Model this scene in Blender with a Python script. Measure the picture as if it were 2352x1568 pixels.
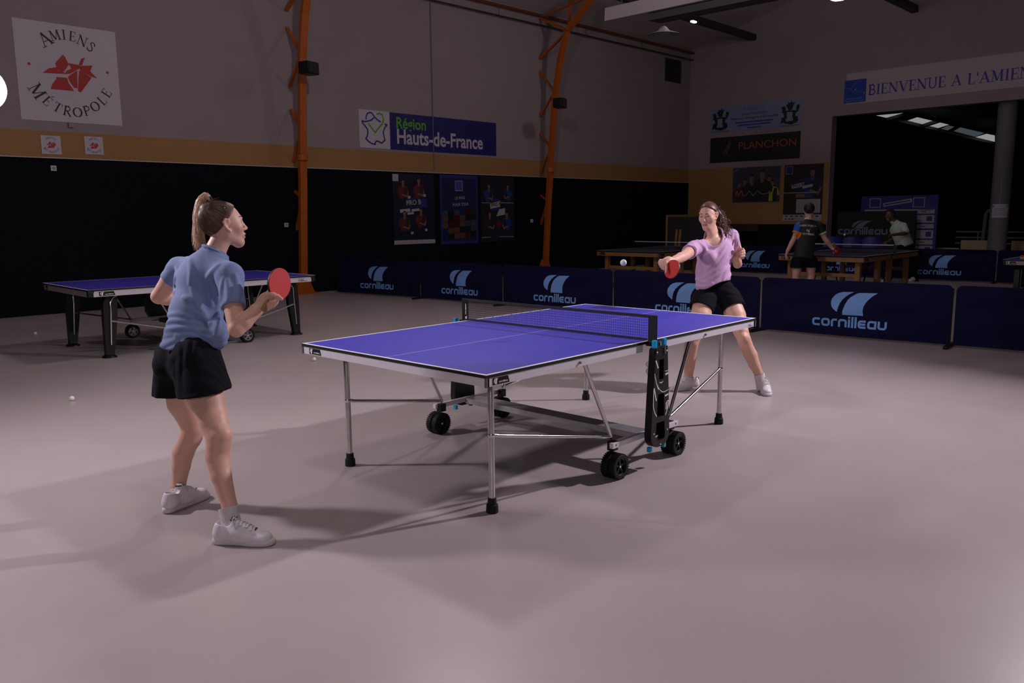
import bpy, bmesh, math, random
import numpy as np
from mathutils import Vector, Matrix
random.seed(7)
PI = math.pi
for _o in list(bpy.data.objects): bpy.data.objects.remove(_o)
SC = bpy.context.scene
COL = SC.collection
# ------------------------------------------------------------------ camera
CAMP = np.array((-4.0238, -3.3716, 1.4961))
YAW, PITCH, ROLL = 0.744280, -0.153768, -0.009209
FPX = 1869.56
def cam_axes():
    cy, sy, cp, sp = math.cos(YAW), math.sin(YAW), math.cos(PITCH), math.sin(PITCH)
    f = np.array([cy*cp, sy*cp, sp]); r = np.array([sy, -cy, 0.]); u = np.cross(r, f)
    c, s = math.cos(ROLL), math.sin(ROLL)
    return c*r+s*u, -s*r+c*u, f
CR, CU, CF = cam_axes()
cd = bpy.data.cameras.new('camera'); cam = bpy.data.objects.new('camera', cd); COL.objects.link(cam)
cam.matrix_world = Matrix(((CR[0], CU[0], -CF[0], CAMP[0]), (CR[1], CU[1], -CF[1], CAMP[1]), (CR[2], CU[2], -CF[2], CAMP[2]), (0, 0, 0, 1)))
cd.sensor_fit = 'HORIZONTAL'; cd.sensor_width = 36; cd.lens = FPX/2352*36; cd.clip_end = 200
SC.camera = cam
SC.view_settings.view_transform = 'Standard'; SC.view_settings.look = 'None'
SC.view_settings.gamma = 1; SC.view_settings.use_curve_mapping = False; SC.view_settings.exposure = -0.12
# ------------------------------------------------------------------ world and lamps
wd = bpy.data.worlds.new('dim hall air'); SC.world = wd; wd.use_nodes = True
wd.node_tree.nodes['Background'].inputs[0].default_value = (.62, .55, .60, 1)
wd.node_tree.nodes['Background'].inputs[1].default_value = .045
def lamp(name, loc, target, power, size, color, spread=PI):
    l = bpy.data.lights.new(name, 'AREA'); l.shape = 'DISK'; l.size = size; l.energy = power; l.color = color; l.spread = spread
    o = bpy.data.objects.new(name, l); COL.objects.link(o); o.location = loc
    o.rotation_euler = (Vector(target)-Vector(loc)).to_track_quat('-Z', 'Y').to_euler()
    return o
STROBE_L = Vector((-3.50, 3.10, 2.85)); STROBE_E = Vector(CAMP+CR*((-44-1176)/FPX*6.2)+CU*((784-203)/FPX*6.2)+CF*6.2); STROBE_R = Vector((4.55, -2.85, 3.95))
COOL = (1.0, .90, 1.0)
lamp('strobe_light_left', STROBE_L, (-1.8, 0, .9), 92, .30, COOL, 2.8)
lamp('strobe_light_right', STROBE_R, (.2, 0, .6), 115, .22, COOL, 1.75)
FILL_C = Vector((-6.3, -4.7, 2.7))
lamp('added_fill_light_camera_side', FILL_C, (.3, .2, .7), 24, .8, COOL, 2.0)  # added soft fill from behind the camera, brightens table ends and shoes
lamp('high_bay_light_over_players', (-1.65, -.3, 6.2), (-1.65, -.3, 0), 50, .9, (1, .93, .95))
def bulb(name, loc, power, size, color=(1, .90, .92)):
    l = bpy.data.lights.new(name, 'POINT'); l.energy = power; l.shadow_soft_size = size; l.color = color
    o = bpy.data.objects.new(name, l); COL.objects.link(o); o.location = loc; return o
bulb('high_bay_light_behind', (2.5, 3.6, 5.5), 215, .22)
bulb('added_fill_light_left_wall', (-3.2, 5.2, 5.6), 30, .3)  # added fill bulb, only there to brighten the long wall
bulb('added_fill_light_far_walls', (10.5, 4.4, 6.3), 95, .3)  # added fill bulb that lifts the far part of the walls
# ------------------------------------------------------------------ materials
MATS = {}
def mat(name, col, rough=.6, metal=0., bump=0., bscale=60., var=0., vscale=8., spec=.5, emit=None, trans=0., sss=0., coat=0.):
    if name in MATS: return MATS[name]
    m = bpy.data.materials.new(name); m.use_nodes = True; MATS[name] = m
    nt = m.node_tree; b = nt.nodes['Principled BSDF']
    b.inputs['Base Color'].default_value = (*col, 1); b.inputs['Roughness'].default_value = rough; b.inputs['Metallic'].default_value = metal
    b.inputs['Specular IOR Level'].default_value = spec
    if coat: b.inputs['Coat Weight'].default_value = coat
    if sss:
        b.inputs['Subsurface Weight'].default_value = sss; b.inputs['Subsurface Radius'].default_value = (1, .35, .2); b.inputs['Subsurface Scale'].default_value = .01
    if trans: b.inputs['Transmission Weight'].default_value = trans
    if emit:
        b.inputs['Emission Color'].default_value = (*emit[:3], 1); b.inputs['Emission Strength'].default_value = emit[3]
    if bump or var:
        tc = nt.nodes.new('ShaderNodeTexCoord'); nz = nt.nodes.new('ShaderNodeTexNoise'); nz.inputs['Scale'].default_value = bscale
        nz.inputs['Detail'].default_value = 4
        nt.links.new(tc.outputs['Object'], nz.inputs['Vector'])
        if bump:
            bp = nt.nodes.new('ShaderNodeBump'); bp.inputs['Strength'].default_value = bump; bp.inputs['Distance'].default_value = .01
            nt.links.new(nz.outputs['Fac'], bp.inputs['Height']); nt.links.new(bp.outputs['Normal'], b.inputs['Normal'])
        if var:
            n2 = nt.nodes.new('ShaderNodeTexNoise'); n2.inputs['Scale'].default_value = vscale; n2.inputs['Detail'].default_value = 5
            nt.links.new(tc.outputs['Object'], n2.inputs['Vector'])
            rp = nt.nodes.new('ShaderNodeValToRGB'); e = rp.color_ramp.elements
            e[0].position = .3; e[1].position = .7
            e[0].color = (*[c*(1-var) for c in col], 1); e[1].color = (*[min(1, c*(1+var)) for c in col], 1)
            nt.links.new(n2.outputs['Fac'], rp.inputs['Fac']); nt.links.new(rp.outputs['Color'], b.inputs['Base Color'])
    return m
def S(*c):   # sRGB 0-255 to linear
    return tuple((x/255/12.92) if x/255 <= .04045 else ((x/255+.055)/1.055)**2.4 for x in c)
BLACK = mat('black plastic', (.0045, .0045, .005), .42, bump=.03, bscale=500, spec=.35)
RUBBER = mat('black rubber', (.006, .006, .006), .65, spec=.3)
STEEL = mat('galvanised steel', (.62, .60, .60), .28, .9, var=.08, vscale=30)
ALU = mat('brushed aluminium', (.72, .69, .74), .42, .2, var=.05, vscale=60)
CHROME = mat('chrome tube', (.75, .73, .74), .16, 1.)
WHITE = mat('white print', (.78, .76, .78), .5)
BLUETOP = mat('blue table coating', S(66, 62, 178), .42, var=.05, vscale=20, bump=.05, bscale=300)
BLUETOP2 = mat('blue outdoor table coating', S(50, 38, 168), .40, var=.04, vscale=20)
CYAN = mat('cyan plastic clip', S(0, 150, 200), .4)
DKBLUE = mat('dark print', (.006, .006, .010), .6, spec=.3)
BALLW = mat('matt white celluloid', (.82, .80, .80), .5)
NETM = mat('black net cord', (.012, .011, .013), .8)
# ------------------------------------------------------------------ mesh builder
class MB:
    def __init__(s): s.v = []; s.f = []; s.m = []; s.cur = 0
    def add(s, vs, fs):
        b = len(s.v); s.v += [tuple(map(float, v)) for v in vs]
        for f in fs: s.f.append([b+i for i in f]); s.m.append(s.cur)
        return s
    def box(s, c, d, rot=None, taper=None):
        vs = []
        for z in (-1, 1):
            for y in (-1, 1):
                for x in (-1, 1):
                    k = 1 if (taper is None or z < 0) else taper
                    q = Vector((x*d[0]/2*k, y*d[1]/2*k, z*d[2]/2))
                    if rot is not None: q = rot @ q
                    vs.append(q+Vector(c))
        return s.add(vs, [(0, 2, 3, 1), (4, 5, 7, 6), (0, 1, 5, 4), (2, 6, 7, 3), (0, 4, 6, 2), (1, 3, 7, 5)])
    def bbox(s, c, d, r=.004, rot=None):    # bevelled box
        bm = bmesh.new(); bmesh.ops.create_cube(bm, size=1)
        for v in bm.verts: v.co = Vector((v.co.x*d[0], v.co.y*d[1], v.co.z*d[2]))
        bmesh.ops.bevel(bm, geom=bm.edges[:], offset=min(r, min(d)*.45), segments=2, profile=.7, affect='EDGES')
        bm.verts.index_update()
        vs = [((rot @ v.co) if rot is not None else v.co)+Vector(c) for v in bm.verts]
        s.add(vs, [[v.index for v in f.verts] for f in bm.faces]); bm.free(); return s
    def bar(s, a, b, w, h, up=(0, 0, 1)):   # rectangular bar from a to b
        a = Vector(a); b = Vector(b); d = (b-a); L = d.length; z = d/L
        x = Vector(up).cross(z)
        if x.length < 1e-4: x = Vector((1, 0, 0))
        x.normalize(); y = z.cross(x)
        M = Matrix((x, y, z)).transposed()
        return s.box((a+b)/2, (w, h, L), M)
    def tube(s, path, r, n=12, cap=True):
        P = [Vector(p) for p in path]; rs = r if hasattr(r, '__len__') else [r]*len(P)
        rings = []; t0 = (P[1]-P[0]).normalized(); nx = t0.orthogonal().normalized()
        for i, p in enumerate(P):
            if i == 0: t = P[1]-P[0]
            elif i == len(P)-1: t = P[-1]-P[-2]
            else: t = (P[i+1]-P[i]).normalized()+(P[i]-P[i-1]).normalized()
            t.normalize(); nx = (nx-t*nx.dot(t)).normalized(); ny = t.cross(nx)
            rings.append([p+(nx*math.cos(2*PI*k/n)+ny*math.sin(2*PI*k/n))*rs[i] for k in range(n)])
        vs = [q for g in rings for q in g]; fs = []
        for i in range(len(P)-1):
            for k in range(n):
                fs.append((i*n+k, i*n+(k+1) % n, (i+1)*n+(k+1) % n, (i+1)*n+k))
        if cap: fs.append(tuple(range(n-1, -1, -1))); fs.append(tuple((len(P)-1)*n+k for k in range(n)))
        return s.add(vs, fs)
    def lathe(s, prof, o, axis=(0, 0, 1), n=24):   # prof: (radius, height along axis)
        z = Vector(axis).normalized(); x = z.orthogonal().normalized(); y = z.cross(x); o = Vector(o)
        vs = []; fs = []
        for r, h in prof:
            vs += [o+z*h+(x*math.cos(2*PI*k/n)+y*math.sin(2*PI*k/n))*max(r, 1e-5) for k in range(n)]
        for i in range(len(prof)-1):
            for k in range(n): fs.append((i*n+k, i*n+(k+1) % n, (i+1)*n+(k+1) % n, (i+1)*n+k))
        return s.add(vs, fs)
    def sphere(s, c, r, n=20, m=12, sc=(1, 1, 1)):
        vs = []; fs = []
        for i in range(m+1):
            th = PI*i/m
            for k in range(n):
                vs.append((c[0]+sc[0]*r*math.sin(th)*math.cos(2*PI*k/n), c[1]+sc[1]*r*math.sin(th)*math.sin(2*PI*k/n), c[2]+sc[2]*r*math.cos(th)))
        for i in range(m):
            for k in range(n): fs.append((i*n+k, (i+1)*n+k, (i+1)*n+(k+1) % n, i*n+(k+1) % n))
        return s.add(vs, fs)
    def poly(s, pts, y=0.):                 # flat print in the x-z plane at local y
        return s.add([(p[0], y, p[1]) for p in pts], [tuple(range(len(pts)))])
    def rect(s, x0, z0, x1, z1, y=0.): return s.poly([(x0, z0), (x1, z0), (x1, z1), (x0, z1)], y)
    def prism(s, pts, y0, y1):              # outline in x-z given depth y0..y1
        n = len(pts)
        s.add([(p[0], y0, p[1]) for p in pts]+[(p[0], y1, p[1]) for p in pts],
              [tuple(range(n)), tuple(range(2*n-1, n-1, -1))]+[(i, i+n, (i+1) % n+n, (i+1) % n) for i in range(n)])
        return s
    def stroke(s, pts, w, y=0., close=False):   # flat mitred line in x-z
        P = [Vector((p[0], p[1])) for p in pts]
        ws = w if hasattr(w, '__len__') else [w]*len(P)
        n = len(P); L = []; Rr = []
        for i in range(n):
            a = P[i-1] if (i > 0 or close) else None; b = P[(i+1) % n] if (i < n-1 or close) else None
            d1 = (P[i]-a).normalized() if a is not None else (b-P[i]).normalized()
            d2 = (b-P[i]).normalized() if b is not None else d1
            nn = Vector((-(d1.y+d2.y), d1.x+d2.x))
            if nn.length < 1e-5: nn = Vector((-d1.y, d1.x))
            nn.normalize(); k = ws[i]/2/max(.35, nn.dot(Vector((-d1.y, d1.x))))
            L.append(P[i]+nn*k); Rr.append(P[i]-nn*k)
        m = n if close else n-1
        for i in range(m):
            j = (i+1) % n
            s.add([(q.x, y, q.y) for q in (Rr[i], Rr[j], L[j], L[i])], [(0, 1, 2, 3)])
        return s
    def build(s, name, mats, parent=None, smooth=False, off=(0, 0, 0), warp=None):
        me = bpy.data.meshes.new(name)
        o3 = np.array(off, float); vs = np.array(s.v, float).reshape(-1, 3)-o3
        if warp is not None: vs = np.array([warp(*q) for q in vs])
        me.from_pydata(vs.tolist(), [], s.f)
        mats = mats if isinstance(mats, (list, tuple)) else [mats]
        for m in mats: me.materials.append(m)
        if len(mats) > 1: me.polygons.foreach_set('material_index', s.m)
        me.polygons.foreach_set('use_smooth', [bool(smooth)]*len(me.polygons)); me.update()
        if smooth: smooth_angle(me)
        o = bpy.data.objects.new(name, me); COL.objects.link(o)
        if parent is not None: o.parent = parent
        return o
def smooth_angle(me, deg=38):
    bm = bmesh.new(); bm.from_mesh(me)
    for e in bm.edges:
        e.smooth = not (len(e.link_faces) == 2 and e.calc_face_angle(0) > math.radians(deg))
    bm.to_mesh(me); bm.free()
def tag(o, label, cat, group=None, kind=None):
    if label: o['label'] = label
    if cat: o['category'] = cat
    if group: o['group'] = group
    if kind: o['kind'] = kind
    return o
def thing(name, label, cat, loc=(0, 0, 0), rz=0., group=None):
    o = bpy.data.objects.new(name, None); COL.objects.link(o); o.empty_display_size = .1
    o.location = loc; o.rotation_euler = (0, 0, rz)
    return tag(o, label, cat, group)
def struct(o): o['kind'] = 'structure'; return o
def dup(o, parent=None):
    c = o.copy(); COL.objects.link(c)
    if parent is not None: c.parent = parent
    for ch in list(o.children): dup(ch, c)
    return c
# ------------------------------------------------------------------ lettering
def arc(cx, cy, rx, ry, a0, a1, n=6):
    return [(cx+rx*math.cos(math.radians(a0+(a1-a0)*i/n)), cy+ry*math.sin(math.radians(a0+(a1-a0)*i/n))) for i in range(n+1)]
# rounded-square lowercase letters of the barrier wordmark: x-height 1, stroke .25
def brand_word():
    w = .26; h = w/2; out = []; x = 0
    def rr(x0, x1, y0, y1, r, segs): return segs
    def o_(x):   return [([*arc(x+.36, .64, .23, .23, 90, 180, 4), *arc(x+.36, .36, .23, .23, 180, 270, 4), *arc(x+.70, .36, .23, .23, 270, 360, 4), *arc(x+.70, .64, .23, .23, 0, 90, 4)], True)], 1.06
    def c_(x):   return [([(x+.95, .87), *arc(x+.36, .64, .23, .23, 90, 180, 4), *arc(x+.36, .36, .23, .23, 180, 270, 4), (x+.95, .13)], False)], 1.0
    def r_(x):   return [([(x+.13, 0), *arc(x+.36, .64, .23, .23, 180, 90, 4), (x+.72, .87)], False)], .74
    def n_(x):   return [([(x+.13, 0), *arc(x+.36, .64, .23, .23, 180, 90, 4), *arc(x+.70, .64, .23, .23, 90, 0, 4), (x+.93, 0)], False)], 1.06
    def i_(x):   return [([(x+.13, 0), (x+.13, 1.02)], False), ([(x+.13, 1.12), (x+.13, 1.36)], False)], .26
    def l_(x):   return [([(x+.13, 0), (x+.13, 1.36)], False)], .26
    def e_(x):   return [([(x+.93, .87), *arc(x+.36, .64, .23, .23, 90, 180, 4), *arc(x+.36, .36, .23, .23, 180, 270, 4), (x+.95, .13)], False), ([(x+.13, .5), (x+.9, .5)], False)], 1.0
    def a_(x):   return [([(x+.93, .0), (x+.93, 1)], False), ([(x+.93, .87), *arc(x+.36, .64, .23, .23, 90, 180, 4), *arc(x+.36, .36, .23, .23, 180, 270, 4), (x+.93, .13)], False)], 1.06
    def u_(x):   return [([(x+.13, 1), *arc(x+.36, .36, .23, .23, 180, 270, 4), *arc(x+.70, .36, .23, .23, 270, 360, 4), (x+.93, 1)], False)], 1.06
    for g in (c_, o_, r_, n_, i_, l_, l_, e_, a_, u_):
        st, adv = g(x); out += st; x += adv+.13
    return out, x-.13, w
BRAND, BRANDW, BRANDS = brand_word()
SW1 = [(-.098, .490), (.06, .4995), (-.01, .462), (-.057, .427), (-.1, .385), (-.1335, .333), (-.155, .27), (-.166, .208), (-.22, .2455), (-.246, .28), (-.256, .312), (-.257, .345), (-.248, .38), (-.225, .418), (-.193, .451), (-.15, .475)]
SW2 = [(.1335, .49), (.365, .496), (.3, .452), (.256, .41), (.215, .358), (.188, .305), (.178, .24), (.188, .175), (-.09, .172), (-.093, .21), (-.084, .254), (-.063, .318), (-.03, .38), (.005, .42), (.052, .453), (.09, .477)]
def brand_text(mb, cx, z0, width, y=0.):
    k = width/BRANDW
    for pts, cl in BRAND: mb.stroke([(cx-width/2+p[0]*k, z0+p[1]*k) for p in pts], BRANDS*k, y, cl)
def brand_logo(mb, cx, z0, width, y=0., sub=0):
    brand_text(mb, cx, z0, width, y)
    for sw in (SW1, SW2): mb.poly([(cx+p[0]*width, z0+p[1]*width) for p in sw], y)
# serif capitals: strokes as (points, width); H thick .15, T thin .055; cap height 1
TK, TN = .15, .055
def sf(x, y, w=.34): return ([(x-w/2, y), (x+w/2, y)], .05)
SERIF = {
 'A': (.95, [([(.13, .02), (.46, 1)], TN), ([(.44, 1), (.80, .02)], TK), ([(.25, .36), (.66, .36)], TN), sf(.13, .025), sf(.80, .025)]),
 'B': (.80, [([(.20, 0), (.20, 1)], TK), ([(.08, .975), (.42, .975), *arc(.42, .75, .20, .225, 90, -90, 6), (.2, .525)], .09), ([(.42, .525), *arc(.44, .275, .25, .25, 90, -90, 6), (.08, .025)], .1)]),
 'E': (.74, [([(.20, 0), (.20, 1)], TK), ([(.08, .975), (.62, .975), (.64, .78)], TN), ([(.2, .52), (.52, .52)], TN), ([(.52, .42), (.52, .62)], .04), ([(.08, .025), (.64, .025), (.69, .25)], TN)]),
 'I': (.42, [([(.21, 0), (.21, 1)], TK), sf(.21, .025), sf(.21, .975)]),
 'L': (.70, [([(.20, 0), (.20, 1)], TK), sf(.2, .975), ([(.08, .025), (.60, .025), (.66, .27)], TN)]),
 'M': (1.12, [([(.17, 0), (.20, 1)], TN), ([(.20, 1), (.54, .08)], TK), ([(.54, .08), (.88, 1)], TN), ([(.90, 0), (.88, 1)], TK), sf(.17, .025), sf(.92, .025), sf(.14, .975, .24), sf(.95, .975, .24)]),
 'N': (.98, [([(.17, 0), (.17, 1)], TN), ([(.15, 1), (.80, .03)], TK), ([(.80, .0), (.80, 1)], TN), sf(.17, .025), sf(.12, .975, .2), sf(.80, .975)]),
 'O': (1.0, [([*arc(.5, .5, .40, .46, 0, 360, 24)][:-1], 'o')]),
 'P': (.72, [([(.20, 0), (.20, 1)], TK), ([(.08, .975), (.42, .975), *arc(.42, .73, .23, .245, 90, -90, 6), (.2, .485)], .09), sf(.2, .025)]),
 'R': (.86, [([(.20, 0), (.20, 1)], TK), ([(.08, .975), (.42, .975), *arc(.42, .745, .22, .23, 90, -90, 6), (.2, .515)], .09), ([(.38, .52), (.78, .02)], TK), sf(.2, .025), sf(.82, .025, .14)]),
 'S': (.66, [([(.56, .75), *arc(.34, .75, .19, .22, 20, 180, 6), *arc(.34, .27, .22, .24, 60, -160, 8)], .1), ([(.56, .68), (.56, .95)], .04), ([(.10, .05), (.10, .32)], .04)]),
 'T': (.80, [([(.40, 0), (.40, 1)], TK), ([(.06, .74), (.09, .975), (.71, .975), (.74, .74)], TN), sf(.4, .025)]),
 'U': (.92, [([(.20, 1), *arc(.47, .32, .27, .30, 180, 360, 8), (.74, 1)], .1), sf(.2, .975), sf(.74, .975, .26)]),
 'V': (.92, [([(.14, 1), (.47, .03)], TK), ([(.47, .03), (.80, 1)], TN), sf(.14, .975), sf(.80, .975)]),
 "'": (.28, [([(.14, .68), (.16, 1)], .1)]), ' ': (.42, []),
}
SERIF['\u00c9'] = (.74, SERIF['E'][1]+[([(.34, 1.1), (.52, 1.3)], .08)])
def serif_glyph(mb, ch, fn, y):
    adv, st = SERIF[ch]
    for pts, w in st:
        if w == 'o':
            ws = [TN+(.12)*abs(math.cos(2*PI*i/24)) for i in range(24)]; sc = fn((0, 0)); e = fn((1, 0)); k = math.hypot(e[0]-sc[0], e[1]-sc[1])
            mb.stroke([fn(p) for p in pts], [q*k for q in ws], y, True)
        else:
            sc = fn((0, 0)); e = fn((1, 0)); k = math.hypot(e[0]-sc[0], e[1]-sc[1])
            mb.stroke([fn(p) for p in pts], w*k, y)
def serif_text(mb, text, x, z, size, y=0., gap=.06):
    for ch in text:
        serif_glyph(mb, ch, lambda p, x=x: (x+p[0]*size, z+p[1]*size), y); x += (SERIF[ch][0]+gap)*size
    return x
def serif_at(mb, ch, cx, cz, size, ang, y=0.):     # one letter centred at (cx, cz), turned by ang
    c, s_ = math.cos(ang), math.sin(ang); w = SERIF[ch][0]
    serif_glyph(mb, ch, lambda p: (cx+size*((p[0]-w/2)*c-(p[1]-.5)*s_), cz+size*((p[0]-w/2)*s_+(p[1]-.5)*c)), y)
def sans(mb, text, x, z, size, y=0., align='LEFT', bold=0., rot=0., sx=1.):   # built-in sans lettering as flat mesh
    cu = bpy.data.curves.new('t', 'FONT'); cu.body = text; cu.size = 1; cu.align_x = align; cu.offset = bold; cu.resolution_u = 3
    ob = bpy.data.objects.new('t', cu); COL.objects.link(ob)
    dg = bpy.context.evaluated_depsgraph_get(); me = bpy.data.meshes.new_from_object(ob.evaluated_get(dg))
    c, s_ = math.cos(rot), math.sin(rot)
    vs = [(x+size*(v.co.x*sx*c-v.co.y*s_), y, z+size*(v.co.x*sx*s_+v.co.y*c)) for v in me.vertices]
    mb.add(vs, [tuple(p.vertices) for p in me.polygons])
    bpy.data.objects.remove(ob); bpy.data.curves.remove(cu); bpy.data.meshes.remove(me)
# ------------------------------------------------------------------ hall frame
HA = math.radians(-2.03)
HD = Vector((math.cos(HA), math.sin(HA), 0)); HE = Vector((-math.sin(HA), math.cos(HA), 0))
W0 = Vector((.282, 10.856, 0)); CORNER = Vector((18.954, 10.194, 0))
def LW(s, z, off=0.): return W0+HD*s-HE*off+Vector((0, 0, z))      # on the long wall
def EW(t, z, off=0.): return CORNER-HE*t-HD*off+Vector((0, 0, z))  # on the end wall
SCORN = (CORNER-W0).dot(HD)
def on_wall(name, label, cat, s, z, off=.0, group=None): return thing(name, label, cat, LW(s, z, off), HA, group)
def on_end(name, label, cat, t, z, off=.0, group=None): return thing(name, label, cat, EW(t, z, off), HA-PI/2, group)
# ------------------------------------------------------------------ table tennis tables
WOOD = mat('varnished beech', S(150, 108, 66), .45, var=.18, vscale=14)
WHITEAPR = mat('white painted apron', S(205, 196, 204), .45)
NETW = mat('white net tape', S(190, 190, 200), .7)
def table_top(par, kind, topm, ht):
    for sx in (-1, 1):
        b = MB(); x0, x1 = (sx*.004, sx*1.37); lo, hi = min(x0, x1), max(x0, x1); W2 = .7625; t0 = .744 if kind != 'wood' else .736
        b.cur = 1
        b.add([(lo, -W2, t0), (hi, -W2, t0), (hi, W2, t0), (lo, W2, t0), (lo, -W2, .76), (hi, -W2, .76), (hi, W2, .76), (lo, W2, .76)],
              [(0, 3, 2, 1), (0, 1, 5, 4), (1, 2, 6, 5), (2, 3, 7, 6), (3, 0, 4, 7)])
        xi = sx*1.35; c = .0015; z = .76
        def q(xa, ya, xb, yb, m):
            b.cur = m; b.add([(min(xa, xb), ya, z), (max(xa, xb), ya, z), (max(xa, xb), yb, z), (min(xa, xb), yb, z)], [(0, 1, 2, 3)])
        q(x0, -W2+.02, xi, -c, 0); q(x0, c, xi, W2-.02, 0); q(x0, -c, xi, c, 2)
        q(x0, -W2, xi, -W2+.02, 2); q(x0, W2-.02, xi, W2, 2); q(xi, -W2, x1, W2, 2)
        b.build('tabletop', [topm, DKBLUE, WHITE], par)
def badge(mb, x0, z0, w, h, y):     # black slanted badge with the maker's mark
    mb.cur = 0; mb.poly([(x0, z0), (x0+w, z0), (x0+w*.91, z0+h), (x0, z0+h)], y)
    mb.cur = 1
    for sw in (SW1, SW2): mb.poly([(x0+w*.17+(p[0])*w*.38, z0+h*.08+(p[1]-.17)*h*2.6) for p in sw], y-.0006)
    brand_text(mb, x0+w*.63, z0+h*.22, w*.52, y-.0006)
def rotz(a): c, s = math.cos(a), math.sin(a); return lambda x, y, z: (c*x-s*y, s*x+c*y, z)
def wheel(par, x, y, r, w, kind):
    for k, dy in enumerate((-w/2-.006, w/2+.006)) if kind == 'steel' else enumerate((0,)):
        pass
    b = MB(); rim = r*.70
    ys = [(-.006-w, -.006), (.006, .006+w)]
    for a, c in ys:
        b.lathe([(rim*.98, a+.004), (rim, a), (r*.93, a), (r, a+.006), (r, c-.006), (r*.93, c), (rim, c), (rim*.98, c-.004)], (x, y, r), (0, 1, 0), 32)
        for i in range(32):
            t = 2*PI*i/32; R3 = Matrix.Rotation(-t, 3, 'Y')
            b.box(Vector((x, y+(a+c)/2, r))+R3 @ Vector((r+.0005, 0, 0)), (.005, (c-a)*.98, .006), R3)
    o = b.build('wheel', RUBBER, par, True)
    h = MB()
    for a, c in ys:
        h.lathe([(.001, a+.012), (.012, a+.008), (.014, a+.012), (.014, c-.012), (.012, c-.008), (.001, c-.012)], (x, y, r), (0, 1, 0), 16)
        for i in range(5):
            t = 2*PI*i/5+.3; d = Vector((math.cos(t), 0, math.sin(t)))
            h.bar(Vector((x, y+(a+c)/2, r))+d*.01, Vector((x, y+(a+c)/2, r))+d*rim, .012, (c-a)*.5, (0, 1, 0))
        h.lathe([(rim*.99, a+.006), (rim*.86, a+.010), (rim*.86, c-.010), (rim*.99, c-.006)], (x, y, r), (0, 1, 0), 32)
    hub = h.build('hub', BLACK if kind == 'steel' else mat('grey wheel hub', (.25, .24, .25), .4), o, True)
    p = MB(); a, c = ys[0][0], ys[1][1]; p.lathe([(.0001, a+.006), (.006, a+.007), (.006, c-.007), (.0001, c-.006)], (x, y, r), (0, 1, 0), 12); p.build('axle', WHITE, o, True)
def net(par, kind):
    ye = .815; tape = NETW if kind == 'wood' else NETM
    b = MB()
    n = int(2*(ye-.06)/.0155); zb, zt = .772, .896
    for i in range(n+1):
        y = -ye+.06+i*2*(ye-.06)/n
        b.add([(0, y-.0008, zb), (0, y+.0008, zb), (0, y+.0008, zt), (0, y-.0008, zt)], [(0, 1, 2, 3)])
    for j in range(9):
        z = zb+(zt-zb)*j/8
        b.add([(.0002, -ye+.06, z-.0008), (.0002, ye-.06, z-.0008), (.0002, ye-.06, z+.0008), (.0002, -ye+.06, z+.0008)], [(0, 1, 2, 3)])
    b.build('net_mesh', NETM, par)
    b = MB(); b.bbox((0, 0, .905), (.006, 2*ye-.02, .018), .002); b.build('net_tape', tape, par)
    b = MB(); b.bbox((0, 0, .768), (.005, 1.50, .012), .002); b.build('net_bottom_band', NETM, par)
    for sy in (-1, 1):
        b = MB(); b.bbox((0, sy*(ye-.030), .834), (.008, .060, .158), .003)
        b.bbox((0, sy*(ye-.025), .745), (.03, .085, .03), .004)
        o = b.build('net_post', BLACK, par)
        if kind == 'steel' and sy > 0:
            m = MB(); T = lambda u, v: (v, u)
            brand = MB(); brand_text(brand, 0, 0, .075)
            for sw in (SW1, SW2): brand.poly([(-.062+p[0]*.04, -.012+p[1]*.055) for p in sw])
            m.add([(-.0045, sy*(ye-.035)-q[2], .84+q[0]) for q in brand.v], brand.f)
            m.build('mark', WHITE, o)
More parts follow.
